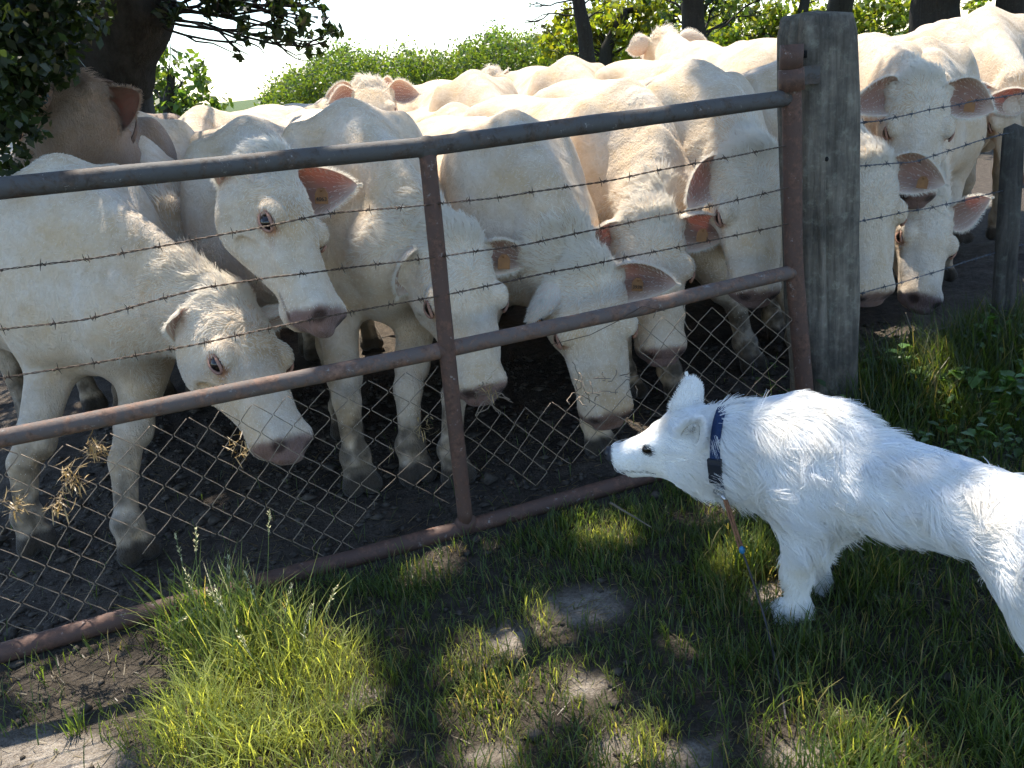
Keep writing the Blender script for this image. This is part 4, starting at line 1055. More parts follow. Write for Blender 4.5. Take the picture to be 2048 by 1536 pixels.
    head = sstep(.20, .12, dh); muzz = head * sstep(.06, .14, q4[:, 0]); legs = sstep(.27, .18, h) * (x > -.35)
    L = .047 - .022 * head - .012 * muzz; L = np.where(legs > 0, L * (1 - .55 * legs), L)
    neckz = sstep(.20, .05, np.abs(x - .12)) * (1 - head); L = L + .016 * neckz + .036 * head * sstep(.10, .03, q4[:, 0]) * sstep(.02, -.03, q4[:, 2])
    L = L + .004 * sstep(-.35, -.6, x) * sstep(.5, .3, h)
    L = L * rng.uniform(.5, 1.35, len(P)); L = np.where(muzz > .5, .009 * rng.uniform(.6, 1.2, len(P)), L)
    cmb = -f * .85 - z * .50
    C = np.tile(cmb, (len(P), 1)) * (1 - head[:, None]) + (-ha * .9 - z * .35)[None] * head[:, None]
    C = C * (1 - legs[:, None]) + (-z * .9 - f * .35)[None] * legs[:, None]
    w1 = np.stack([hash_noise(P, 9, 300 + k) for k in range(3)], 1); w2 = np.stack([hash_noise(P, 28, 310 + k) for k in range(3)], 1); w3 = np.stack([hash_noise(P, 70, 320 + k) for k in range(3)], 1)
    amp = (1 - .6 * head)[:, None]
    Dd = C + (w1 * .8 + w2 * .95 + w3 * .4) * amp; Dd -= Nn * np.sum(Dd * Nn, 1)[:, None]; Dd /= (np.linalg.norm(Dd, axis=1, keepdims=True) + 1e-9)
    lift = .48 + .28 * rng.random(len(P)) + .26 * hash_noise(P, 20, 330) * (1 - head) - .10 * head + .45 * head * sstep(.10, .03, q4[:, 0]) * sstep(.03, -.03, q4[:, 2])
    Dd = Dd + Nn * lift[:, None]; Dd /= np.linalg.norm(Dd, axis=1, keepdims=True)
    cell = .016; jit = np.stack([hash_noise(P, 30, 350 + k) for k in range(3)], 1) * .006; cc_l = (np.floor((P + jit) / cell) + .5) * cell - P; cc_l -= Nn * np.sum(cc_l * Nn, 1)[:, None]
    tuftb = cc_l / np.maximum(L, .012)[:, None] * .75 * (1 - muzz)[:, None]
    hair_obj('fur', P, Dd, L, .0008, MAT['dog_hair'], dog, bend=-Nn * .42 + w2 * .35 + C * .2 + tuftb, npts=5, tip=.2)
    # collar with buckle and ring
    MAT['collar'] = mk_simple('blue_webbing', (.012, .030, .085), .75, .3, 0, (.02, .045, .12), 200, .5, 500)
    MAT['buckle'] = mk_simple('black_plastic', (.014, .018, .028), .4, .5)
    cc = (AT(1436, 888, 1.945)) - base; tn = nrm(pts[6] - pts[2]); j = np.argmin(np.linalg.norm(pts - (cc - toc * .1), axis=1))
    ctr = pts[6] * .45 + pts[5] * .55; tn = nrm(pts[7] - pts[4]); sdv = s1 - tn * (s1 @ tn); sdv = nrm(sdv); upv = np.cross(tn, sdv)
    r1, r2 = .108, .122
    colr = strap('collar', ctr, tn, r1, r2, .0125, MAT['collar'], None, sdv); colr.parent = dog
    def ring_pt(th, e=1.02): return ctr + (sdv * math.cos(th) * r1 + upv * -math.sin(th) * r2) * e
    sgn = 1 if sdv @ toc > 0 else -1
    def face(th):
        d0 = sdv * sgn * math.cos(th) * r1 + upv * math.sin(th) * r2; tg = nrm(-sdv * sgn * math.sin(th) * r1 + upv * math.cos(th) * r2); return ctr + d0 * 1.045, tg, nrm(np.cross(tg, tn)) 
    for th, hh_, wd in ((.05, .024, .0165), (-.10, .010, .0175), (.27, .008, .0170)):
        p, tg, nn = face(th); mb = MB(); mb.box(p, [tg, tn, nn], (hh_, wd, .006)); mb.build('buckle', MAT['buckle'], colr, False)
    MAT['steel'] = mk_simple('ring_steel', (.5, .5, .52), .3, .5, .9)
    p, tg, nn = face(-.42); ring = [p - tg * .0 + (tg * math.cos(a) + tn * math.sin(a)) * .013 + nn * .006 for a in np.linspace(0, 2 * math.pi, 18)]
    mb = MB(); mb.tube(ring, .0022, 6); mb.build('ring', MAT['steel'], colr)
    rp = base + p - tg * .012
    # leash
    MAT['leash'] = mk_simple('leash_cord', (.32, .15, .075), .7, .3, 0, (.12, .055, .035), 60, .4, 300)
    root = empty('dog_leash', rp); tag(root, 'thin orange-brown leash hanging from the blue collar into the grass', 'leash')
    Pq = [rp] + [AT(u, vv_, yy) for u, vv_, yy in ((1450, 1000, 1.86), (1462, 1035, 1.84), (1474, 1072, 1.82), (1484, 1100, 1.80))]
    def part(nm, pts_, r_, mt, n=6):
        mb = MB(); mb.tube(pts_, r_, n); o = mb.build(nm, mt, root); o.matrix_parent_inverse = Matrix.Translation(-root.location); return o
    part('snap_hook', [Pq[0], Pq[0] * .5 + Pq[1] * .5, Pq[1]], [.004, .0055, .005], MAT['steel'], 8)
    R_ = resample(Pq[1:], .006); off = np.array([.006, 0, .0])
    part('cord', R_ + off * .6, .0038, MAT['leash']); part('cord', R_ - off * .7 + np.stack([hash_noise(R_, 12, k) for k in range(3)], 1) * .004, .0032, MAT['leash'])
    mb = MB(); vv, ff = uv_ball(10, 7); mb.add(Pq[-1] + vv * [.008, .008, .011], ff); o = mb.build('bead', mk_simple('blue_bead', (.03, .16, .30), .4), root); o.matrix_parent_inverse = Matrix.Translation(-root.location)
    Q = resample([Pq[-1]] + [AT(u, vv_, yy) for u, vv_, yy in ((1505, 1160, 1.78), (1528, 1230, 1.76))] + [G(1545, 1300, .03), G(1560, 1360, .02), G(1572, 1440, .015)], .01)
    part('thin_line', Q, .0026, mk_simple('dark_cord', (.05, .045, .05), .7))
    return dog
dog = make_dog()


# ------------------------------------------------------------------ grass and weeds
def mk_leaf(name, stops, tr, trc, scale=6):
    m = NT(name); a = m.attr(); m.color(a); m.set(Roughness=.42, Specular_IOR_Level=.5); m.translucent(m.mix(1.0, a, trc, 'MULTIPLY'), tr); return m.m
MAT['grass'] = mk_leaf('grass_blade', None, .50, (2.6, 2.4, 1.0))
def blades(name, root, hgt, wid, lean, az, curl, col, seg=4, mat=None, parent=None):
    n = len(root); t = np.linspace(0, 1, seg + 1)
    dirv = np.stack([np.cos(az), np.sin(az), np.zeros(n)], 1); side = np.stack([-np.sin(az), np.cos(az), np.zeros(n)], 1)
    ang = lean[:, None] + curl[:, None] * t[None] ** 1.3
    ds = hgt[:, None] / seg
    px = np.concatenate([np.zeros((n, 1)), np.cumsum(np.sin(ang[:, :-1]) * ds, 1)], 1); pz = np.concatenate([np.zeros((n, 1)), np.cumsum(np.cos(ang[:, :-1]) * ds, 1)], 1)
    ctr = root[:, None, :] + dirv[:, None, :] * px[:, :, None] + np.array([0, 0, 1.0]) * pz[:, :, None]
    w = wid[:, None] * np.array([.75, 1, .9, .65, .4, .2][:seg] + [0.02])[None]
    L = ctr - side[:, None, :] * w[:, :, None]; Rr = ctr + side[:, None, :] * w[:, :, None]
    V = np.stack([L, Rr], 2).reshape(n, -1, 3); K = (seg + 1) * 2
    b = (np.arange(n) * K)[:, None, None]; q = np.array([[2 * i, 2 * i + 1, 2 * i + 3, 2 * i + 2] for i in range(seg)])[None]
    Q = (b + q).reshape(-1, 4); C = np.repeat(col[:, None, :], K, 1); sh = np.repeat(t, 2)[None, :, None]; C = C * (.75 + .35 * sh)
    return mesh_obj(name, V.reshape(-1, 3), Q, mat or MAT['grass'], parent, col=C.reshape(-1, 3))
def grass_color(n, rg, dry=.12):
    g = np.array([.075, .115, .028]) + rg.normal(0, 1, (n, 1)) * [.012, .020, .005]; y = np.array([.30, .24, .11]); k = (rg.random(n) < dry)[:, None] * rg.uniform(.5, 1, (n, 1))
    return np.clip(g * (1 - k) + y * k, .01, 1)
rg = np.random.default_rng(3)
N0 = 400000
gp = np.stack([rg.uniform(-2.8, 3.6, N0), rg.uniform(1.02, 3.9, N0), np.zeros(N0)], 1)
uu, vv_, ww = project(gp); nn_ = gate_n(gp[:, 0], gp[:, 1])
okf = (uu > -450) & (uu < 2900) & (vv_ < 1700) & (ww > .3)
gp, uu, vv_, nn_ = gp[okf], uu[okf], vv_[okf], nn_[okf]
bare = px_ellipse(uu, vv_, BARE, .4); _w = 55 * fbm(gp[:, :2], 6, 3, 71); _w2 = 45 * fbm(gp[:, :2], 6, 3, 75); lush_lit = px_ellipse(uu + _w, vv_ + _w2, [(520, 1450, 230, 130), (660, 1330, 85, 60)], .55); tallc = px_ellipse(uu, vv_, [(430, 1275, 110, 75), (520, 1300, 120, 70)], .3)
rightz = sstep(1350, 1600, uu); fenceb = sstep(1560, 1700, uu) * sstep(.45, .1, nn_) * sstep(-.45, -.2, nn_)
clump = fbm(gp[:, :2], 5.5, 3, 31); cl2 = hash_noise(gp[:, :2], 16, 33)
front = sstep(.03, .10, nn_)
dens = front * (.40 + .50 * sstep(-.30, .35, clump)) * (1 - .93 * bare * (1 - .9 * lush_lit))
dens = np.maximum(dens, .95 * lush_lit * front); dens = np.maximum(dens, .8 * tallc * front); dens *= np.where(uu < 330, .35 + .65 * lush_lit, 1)
dens = np.maximum(dens * (1 - .45 * fenceb), fenceb * .45); dens = np.maximum(dens, .012 * sstep(-1.2, -.05, nn_))
dens *= np.where((nn_ < 0.03) & (nn_ > -.04) & (uu < 1560), .25, 1)
kp = rg.random(len(gp)) < dens * np.where(lush_lit > .4, .70, .62)
gp, uu, vv_, nn_, lush_lit, tallc, rightz, fenceb, cl2, clump = [a[kp] for a in (gp, uu, vv_, nn_, lush_lit, tallc, rightz, fenceb, cl2, clump)]
n = len(gp); gp[:, 2] = ground_h(gp[:, 0], gp[:, 1]) - .004
hg = (.032 + .042 * rg.random(n) + .02 * cl2 + .03 * np.clip(clump, 0, 1)) * (1 + .5 * rightz); hg = hg + lush_lit * rg.uniform(.0, .11, n) * (1 + .5 * cl2) + tallc * rg.uniform(.03, .22, n) * (rg.random(n) < .55) + fenceb * rg.uniform(.05, .24, n)
hg = np.clip(hg, .02, .42); wd = .0008 + .0010 * rg.random(n) + .0006 * (hg > .15)
gcol = grass_color(n, rg, .10); gcol = gcol * (1 - .75 * lush_lit[:, None]) + (np.array([.38, .41, .12]) * rg.uniform(.55, 1.3, (n, 1))) * .75 * lush_lit[:, None]  # paler blades in the clump, brightened further to stand in for sunlight
sun_tint = px_ellipse(uu, vv_, [(965, 1345, 70, 80), (1065, 1250, 40, 45), (1700, 1480, 130, 55), (1215, 1075, 50, 28), (1480, 1130, 55, 45), (1290, 1480, 70, 45), (1160, 1370, 60, 35), (1010, 1450, 50, 50)], .4)[:, None] * .6
gcol = gcol * (1 - sun_tint) + np.array([.33, .35, .11]) * rg.uniform(.5, 1.3, (n, 1)) * sun_tint  # sun patches painted into the blade colour
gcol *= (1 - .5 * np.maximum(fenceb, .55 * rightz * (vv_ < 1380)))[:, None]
gr_ = blades('grass', gp, hg, wd * (1 - .25 * lush_lit), rg.uniform(.05, .55, n) + .25 * lush_lit * rg.random(n), rg.uniform(0, 6.283, n), rg.uniform(.2, 1.5, n), gcol, seg=3)
tag(gr_, 'short green grass growing in patches over the bare ground', 'grass', None, 'stuff')
N_GRASS = n

# bits of straw, clods and leaf litter
ns = 5200; sp_ = np.stack([rg.uniform(-1.9, 2.2, ns), rg.uniform(1.05, 3.3, ns), np.zeros(ns)], 1); sp_[:, 2] = ground_h(sp_[:, 0], sp_[:, 1]) + .003
st_ = blades('straw_litter', sp_, rg.uniform(.015, .07, ns), rg.uniform(.0008, .0022, ns), rg.uniform(1.2, 1.65, ns), rg.uniform(0, 6.28, ns), rg.uniform(-.2, .3, ns),
             np.array([.22, .18, .12]) * rg.uniform(.35, 1.3, (ns, 1)), seg=2, mat=MAT['grass']); tag(st_, 'dry straw and leaf bits scattered on the soil', 'litter', None, 'stuff')
nc = 11000; cv, cf = [], []
ico = np.array([(1, 0, 0), (-1, 0, 0), (0, 1, 0), (0, -1, 0), (0, 0, .7), (0, 0, -.7)]); icf = np.array([(0, 2, 4), (2, 1, 4), (1, 3, 4), (3, 0, 4), (2, 0, 5), (1, 2, 5), (3, 1, 5), (0, 3, 5)])
cx = np.stack([rg.uniform(-2.0, 2.0, nc), rg.uniform(1.1, 4.2, nc)], 1); cn_ = gate_n(cx[:, 0], cx[:, 1]); kpc = (rg.random(nc) < np.where(cn_ < 0, .95, .10)); cx = cx[kpc]; nc = len(cx)
cs = rg.gamma(1.6, .0050, nc) + .003; cz = ground_h(cx[:, 0], cx[:, 1])
cvv = (np.c_[cx, cz + cs * .25][:, None, :] + (ico[None] * rg.uniform(.55, 1.25, (nc, 6, 1))) * cs[:, None, None] * np.array([1, 1, .75])).reshape(-1, 3)
cff = (np.arange(nc)[:, None, None] * 6 + icf[None]).reshape(-1, 3)
clods = mesh_obj('mud_clods', cvv, cff, mk_simple('clod_soil', (.045, .037, .029), .95, .15, 0, (.13, .108, .085), 14, .5, 120), None, False)
tag(clods, 'small dark clods of churned mud around the gate', 'mud', None, 'stuff')

# flowering grass stalks that rise over the bottom rail
MAT['seed'] = mk_simple('seed_head', (.42, .40, .20), .7, .2, 0, (.58, .54, .34), 60)
stalk_groups = 'flowering grass stalks in front of the gate'
def stalk(base, top, lbl, rg, head=.075, bend=.02, leafy=True):
    base = np.asarray(base, float); top = np.asarray(top, float); root = empty('grass_stalk', base); tag(root, lbl, 'grass', stalk_groups)
    t = np.linspace(0, 1, 9)[:, None]; lat = np.array([rg.normal(), rg.normal(), 0]) * bend
    P = (top - base) * t + lat * (t * (1 - t) * 4)
    mb = MB(); mb.tube(P, np.linspace(.0014, .0009, 9), 5); mb.build('stem', MAT['stem'], root)
    mb = MB(); d = nrm(P[-1] - P[-2]); x = nrm(np.cross(d, [1, .2, 0])); y = np.cross(d, x)
    for k in range(34):
        s = rg.random(); a = rg.uniform(0, 6.28); w = head * .11 * math.sin(math.pi * min(1, s * .85 + .12)) + .001
        o = P[-1] - d * head * (s - .12); e = o + (x * math.cos(a) + y * math.sin(a)) * w + d * rg.uniform(.004, .011); m0 = (o + e) / 2 + (x * math.cos(a + 1.5) + y * math.sin(a + 1.5)) * .0018
        mb.add([o, m0, e, o * .5 + e * .5 - (m0 - (o + e) / 2)], [(0, 1, 2), (0, 2, 3)])
    mb.build('seed_head', MAT['seed'], root)
    if leafy:
        k = 3; bl = blades('leaf', np.tile(P[1], (k, 1)) + rg.normal(0, .004, (k, 3)), rg.uniform(.08, .16, k), rg.uniform(.0015, .0024, k), rg.uniform(.1, .4, k), rg.uniform(0, 6.28, k), rg.uniform(.3, 1.2, k), grass_color(k, rg, 0), seg=4, parent=root)
MAT['stem'] = mk_simple('green_stem', (.09, .14, .035), .6, .3, 0, (.16, .18, .06), 40)
ST = [((385, 1300), (352, 1075), 'leftmost drooping grass stalk in the dark clump by the gate'), ((400, 1310), (372, 1145), 'dark grass stalk leaning at the left of the clump'), ((430, 1330), (392, 1062), 'dark tall grass stalk with loose head left of the clump'),
      ((470, 1340), (420, 1185), 'short grass stalk with yellow head in the dark clump'), ((510, 1370), (432, 1180), 'grass stalk with long bright leaning head in the clump'), ((385, 1330), (384, 1222), 'shortest pale headed grass stalk in the clump'),
      ((560, 1400), (492, 1150), 'thick bright green grass stalk at the middle of the clump'), ((522, 1310), (538, 1025), 'tallest thin grass stalk with pale head rising over the rail'), ((560, 1390), (478, 1268), 'small twin headed grass stalk at the foot of the clump'),
      ((585, 1330), (582, 1175), 'upright grass stalk with pale head near the pale rail end'), ((620, 1350), (623, 1215), 'short grass stalk with nodding head right of the clump'), ((655, 1330), (672, 1175), 'rightmost pale seed headed grass stalk of the clump'),
      ((470, 1400), (455, 1110), 'thin dark grass stalk behind the clump')]
for (b, tp, lb) in ST:
    B0 = G(*b); B0[2] = ground_h(np.array([B0[0]]), np.array([B0[1]]))[0]; T0 = AT(tp[0], tp[1], B0[1] + rg.uniform(.0, .05)); stalk(B0, T0, lb, rg)
# a small green weed at the lower left, a bright tuft under the dog, a tall blade at the hinge
def tuft(name, c, n, h, spread, lb, cat, dry=0.0, wid=.0018):
    r0 = np.tile(c, (n, 1)) + np.c_[rg.normal(0, spread, (n, 2)), np.zeros(n)]; r0[:, 2] = ground_h(r0[:, 0], r0[:, 1])
    o = blades(name, r0, rg.uniform(.5, 1.1, n) * h, rg.uniform(.7, 1.2, n) * wid, rg.uniform(0, .6, n), rg.uniform(0, 6.28, n), rg.uniform(.1, 1.3, n), grass_color(n, rg, dry), seg=4); tag(o, lb, cat, None, 'stuff'); return o
tuft('grass_tuft', G(150, 1455), 26, .085, .012, 'lone leafy grass tuft on bare soil at lower left', 'grass')
tuft('grass_tuft', G(1215, 1085), 190, .055, .035, 'bright sunlit grass tuft left of the leash', 'grass', .15)
tuft('grass_tuft', G(1720, 1500), 260, .11, .06, 'sunlit grass tuft below the dog at the bottom edge', 'grass', .05)
tuft('grass_tuft', G(1490, 1130), 200, .15, .045, 'arching grass tuft beside the dog foreleg', 'grass', .05)
tuft('grass_tuft', G(965, 1380), 240, .08, .06, 'pale sunlit grass tuft in the middle of the path', 'grass', .35)
tuft('grass_tuft', G(1545, 1150) , 60, .07, .03, 'dry sunlit tuft just in front of the dog foot', 'grass', .8)
# wisps of hay caught in the mesh
MAT['hay'] = mk_leaf('hay', None, .3, (1.2, 1.1, .8))
HW = [(190, 895, 70, 'largest hay wisp caught in the mesh under the middle rail'), (145, 955, 60, 'hay wisp hanging in the mesh below the largest one'), (112, 1005, 40, 'lowest greenish hay wisp in the mesh at left'), (30, 1005, 45, 'hay wisp in the mesh at the left picture edge'), (480, 893, 30, 'tiny hay wisp under the muzzle of the leftmost cow'), (845, 850, 30, 'dry sprig in the mesh beside the middle upright'), (980, 772, 34, 'mouthful of dry grass at the muzzle behind the upright')]
for (u, v, k, lb) in HW:
    c = gate_px(u, v, .004); r0 = np.tile(c, (k, 1)) + rg.normal(0, .012, (k, 3)) * [1, .5, 1.5]
    o = blades('hay_wisp', r0, rg.uniform(.015, .05, k), rg.uniform(.0010, .0024, k), rg.uniform(.8, 3.0, k), rg.uniform(0, 6.28, k), rg.uniform(-1, 1, k), np.array([.42, .30, .14]) * rg.uniform(.6, 1.25, (k, 1)), seg=3, mat=MAT['hay'])
    tag(o, lb, 'hay', 'hay wisps caught in the gate mesh')
# broad-leaved weeds along the fence foot
MAT['weed'] = mk_leaf('weed_leaf', None, .35, (2.2, 2.3, .8))
def weed(c, n, h, sp, lb, seed, lw=.030):
    r_ = np.random.default_rng(seed); c = np.asarray(c, float).copy(); c[2] = ground_h(c[:1], c[1:2])[0]; root = empty('broadleaf_weed', c); tag(root, lb, 'weed', 'broad-leaved weeds along the fence foot')
    mb = MB()
    for k in range(n):
        a = r_.uniform(0, 6.28); t = r_.uniform(.2, .8); top = np.array([math.cos(a) * sp * t, math.sin(a) * sp * t, h * r_.uniform(.5, 1.1)]); mid = top * [.4, .4, .6]
        mb.tube([np.zeros(3), mid, top], [.0022, .0018, .001], 5)
        for j in range(r_.integers(4, 8)):
            p = mid + (top - mid) * r_.random(); d = nrm(np.array([r_.normal(), r_.normal(), r_.normal() * .35 + .15])); s = nrm(np.cross(d, [0, 0, 1.0])); L = lw * r_.uniform(1.2, 2.6); w = L * .36; nb = np.cross(s, d)
            out = [p, p + d * L * .3 + s * w + nb * w * .3, p + d * L * .7 + s * w * .75 + nb * w * .2, p + d * L - nb * w * .3, p + d * L * .7 - s * w * .75 + nb * w * .2, p + d * L * .3 - s * w + nb * w * .3]; md = [p + d * L * .35, p + d * L * .7]
            vv = out + md; col = np.tile(np.array([.075, .14, .032]) * r_.uniform(.6, 1.7), (8, 1))
            mesh_obj('leaf', vv, [(0, 6, 1), (1, 6, 7, 2), (2, 7, 3), (0, 5, 6), (5, 4, 7, 6), (4, 3, 7)], MAT['weed'], root, col=col)
    mb.build('stem', MAT['stem'], root)
WD = [((1720, 810), 5, .16, .07, 'weed with large pale leaves at the post foot'), ((1790, 800), 6, .20, .09, 'upright pale green weed right of the post'), ((1860, 830), 6, .15, .10, 'weed in the middle of the fence foot with lit leaf tips'), ((1930, 840), 6, .18, .10, 'weed below the thin stake'),
      ((2010, 850), 6, .20, .10, 'dark weed at the right edge below the stake'), ((1660, 790), 4, .14, .06, 'small weed under the hinge stile'), ((1960, 760), 5, .16, .08, 'weed behind the thin stake foot')]
for k, (p, n, h, sp, lb) in enumerate(WD): weed(G(*p), n, h, sp, lb, 400 + k)
# low broad-leaved ground cover between them
nu = 2600; up_ = np.stack([rg.uniform(1.0, 2.75, nu), rg.uniform(2.45, 3.75, nu), np.zeros(nu)], 1); un_ = gate_n(up_[:, 0], up_[:, 1]); ku = (un_ < .55) & (un_ > -.42) & (rg.random(nu) < sstep(-.5, .3, fbm(up_[:, :2], 4, 2, 91)))
up_ = up_[ku]; nu = len(up_); up_[:, 2] = ground_h(up_[:, 0], up_[:, 1]) + rg.uniform(.01, .16, nu) * (1 + .5 * hash_noise(up_[:, :2], 7, 5))
dd_ = rg.normal(0, 1, (nu, 3)) * [1, 1, .45]; dd_ /= np.linalg.norm(dd_, axis=1, keepdims=True); sd_ = np.cross(dd_, [0, 0, 1.0]); sd_ /= np.linalg.norm(sd_, axis=1, keepdims=True); nb_ = np.cross(sd_, dd_); Lu = rg.uniform(.018, .048, nu)[:, None]
pv = np.stack([up_, up_ + dd_ * Lu * .35 + sd_ * Lu * .34 + nb_ * Lu * .08, up_ + dd_ * Lu * .75 + sd_ * Lu * .24 + nb_ * Lu * .04, up_ + dd_ * Lu - nb_ * Lu * .15, up_ + dd_ * Lu * .75 - sd_ * Lu * .24 + nb_ * Lu * .04, up_ + dd_ * Lu * .35 - sd_ * Lu * .34 + nb_ * Lu * .08, up_ + dd_ * Lu * .5], 1).reshape(-1, 3)
pf = (np.arange(nu)[:, None, None] * 7 + np.array([(0, 6, 1), (1, 6, 2), (2, 6, 3), (3, 6, 4), (4, 6, 5), (5, 6, 0)])[None]).reshape(-1, 3)
und = mesh_obj('undergrowth', pv, pf, MAT['weed'], col=np.repeat(np.array([.055, .10, .025]) * rg.uniform(.5, 1.9, (nu, 1)), 7, 0)); tag(und, 'low broad-leaved ground cover along the fence foot', 'undergrowth', None, 'stuff')
# dead twigs by the fence
MAT['twig'] = mk_simple('dead_twig', (.10, .085, .06), .8, .2, 0, (.19, .16, .12), 30)
TW = [([(1700, 710, 3.3), (1760, 680, 3.35), (1800, 655, 3.4), (1830, 648, 3.42)], 'twig slanting up from the post foot'), ([(1835, 675, 3.3), (1880, 660, 3.35), (1960, 625, 3.5)], 'pale straight twig between post and stake'), ([(1790, 735, 3.2), (1800, 700, 3.22), (1815, 662, 3.25)], 'thin upright twig near the post'),
      ([(1850, 770, 3.15), (1838, 700, 3.2), (1812, 625, 3.25)], 'thick dead stem leaning left near the post'), ([(2010, 760, 3.3), (2020, 700, 3.3), (2048, 640, 3.3)], 'twig leaning out past the stake'), ([(1930, 700, 3.35), (1918, 640, 3.4)], 'short twig left of the stake'), ([(1220, 1005, 2.25), (1260, 1028, 2.2), (1305, 1055, 2.15)], 'pale dry stick lying left of the dog throat')]
for L, lb in TW:
    mb = MB(); P = resample([AT(*p) for p in L], .01); P = P + np.stack([hash_noise(P, 14, k) for k in range(3)], 1) * .004; mb.tube(P, np.linspace(.0042, .0018, len(P)), 6); o = mb.build('twig', MAT['twig']); tag(o, lb, 'twig', 'dead twigs at the fence foot')
o = blades('grass_sprig', np.array([AT(1545, 800, 2.72)]), np.array([.17]), np.array([.0030]), np.array([.12]), np.array([3.0]), np.array([.15]), np.array([[.20, .30, .05]]), seg=4); tag(o, 'single bright green blade standing at the hinge side of the mesh', 'grass')


# ------------------------------------------------------------------ trees
MAT['leaf'] = mk_leaf('tree_leaf', None, .50, (2.2, 2.1, .8))
MAT['bark'] = mk_wood('tree_bark', (.020, .017, .014), (.060, .052, .042), (.075, .078, .055))
def leaf_quads(name, P, size, col, rg, parent=None, mat=None, up=.3):
    n = len(P); N = rg.normal(0, 1, (n, 3)); N[:, 2] += up; N /= np.linalg.norm(N, axis=1, keepdims=True)
    a = np.cross(N, rg.normal(0, 1, (n, 3))); a /= np.linalg.norm(a, axis=1, keepdims=True); b = np.cross(N, a)
    s = np.asarray(size)[:, None]; V = np.stack([P - a * s, P + b * s * .55 + N * s * .12, P + a * s, P - b * s * .55 + N * s * .12], 1).reshape(-1, 3)
    Q = np.arange(n * 4).reshape(-1, 4); return mesh_obj(name, V, Q, mat or MAT['leaf'], parent, smooth=False, col=np.repeat(col, 4, 0))
def leaf_cols(n, rg, base, var=.3):
    b = np.asarray(base, float); return np.clip(b * (1 + rg.normal(0, var, (n, 1)) + rg.normal(0, .08, (n, 3))), .004, .9)
def limb(mb, a, b, r0, r1, rg, wig=.08, n=9, sides=9):
    a = np.asarray(a, float); b = np.asarray(b, float); t = np.linspace(0, 1, n)[:, None]; L = np.linalg.norm(b - a); o = rg.normal(0, wig * L, (n, 3)); o[0] = o[-1] = 0; o[1:-1] = (o[:-2] + o[1:-1] * 2 + o[2:]) / 4
    P = a + (b - a) * t + o; mb.tube(P, np.linspace(r0, r1, n), sides); return P
def tree(name, label, base, trunk, clumps, rg, leaf=.10, base_col=(.07, .12, .02), per=120, sub=True, group='trees around the pasture', mat=None, bark=None):
    """trunk: list of (point, radius); clumps: list of (centre, radius)"""
    base = np.asarray(base, float); root = empty(name, base); tag(root, label, 'tree', group)
    mb = MB(); P = np.array([p for p, _ in trunk], float) - base; rr = np.array([r for _, r in trunk])
    t = np.linspace(0, len(P) - 1, len(P) * 7); Q = np.stack([np.interp(t, np.arange(len(P)), P[:, k]) for k in range(3)], 1); rq = np.interp(t, np.arange(len(P)), rr)
    Q += np.stack([hash_noise(Q, 1.3, 60 + k) for k in range(3)], 1) * rq[:, None] * .35
    mb.tube(Q, rq * (1 + .10 * hash_noise(Q, 4, 9)), 14, squash=lambda i, th: 1 + .06 * math.sin(5 * th + i * .3) + .03 * math.sin(11 * th - i * .5))
    L, S, Cc = [], [], []
    for c, r in clumps:
        c = np.asarray(c, float) - base
        low = r < .27 and c[1] + base[1] < 4
        if low: limb(mb, c + [-.25, .35, 1.3], c, .012, .004, rg, .04, 8, 6)
        elif sub:
            cand = Q[np.argmin(np.linalg.norm(Q - (c - [0, 0, r * .8]), axis=1))]; B = limb(mb, cand, c, max(.018, r * .075), .008, rg, .06, 8, 6)
            for k in range(3): limb(mb, B[4 + k], c + rg.normal(0, r * .5, 3), .010 + .01 * r, .004, rg, .08, 5, 5)
        k = int(per * r * r * (9 if low else 1)); d = rg.normal(0, 1, (k, 3)); d /= np.linalg.norm(d, axis=1, keepdims=True)
        # leaves gather in twig-end tufts
        nt = max(5, k // 14); tc = rg.normal(0, 1, (nt, 3)); tc = tc / np.linalg.norm(tc, axis=1, keepdims=True) * (rg.random((nt, 1)) ** .45) * r * [1, 1, .75]
        p = tc[rg.integers(0, nt, k)] + rg.normal(0, r * .13, (k, 3)); L.append(c + p); S.append(rg.uniform(.6, 1.3, k) * leaf * (.45 if low else 1))
        Cc.append(leaf_cols(k, rg, np.asarray(base_col) * rg.uniform(.75, 1.3), .22))
    mb.build('trunk', bark or MAT['bark'], root)
    if L: cr = leaf_quads('crown', np.concatenate(L), np.concatenate(S), np.concatenate(Cc), rg, root, mat); cr['kind'] = 'stuff'
    return root
rt = np.random.default_rng(9)
def C3(u, v, y, dv=0): return AT(u, v, y)
YG = (.15, .17, .018); MG = (.075, .115, .022); DG = (.030, .050, .014); BG_ = (.045, .075, .022)
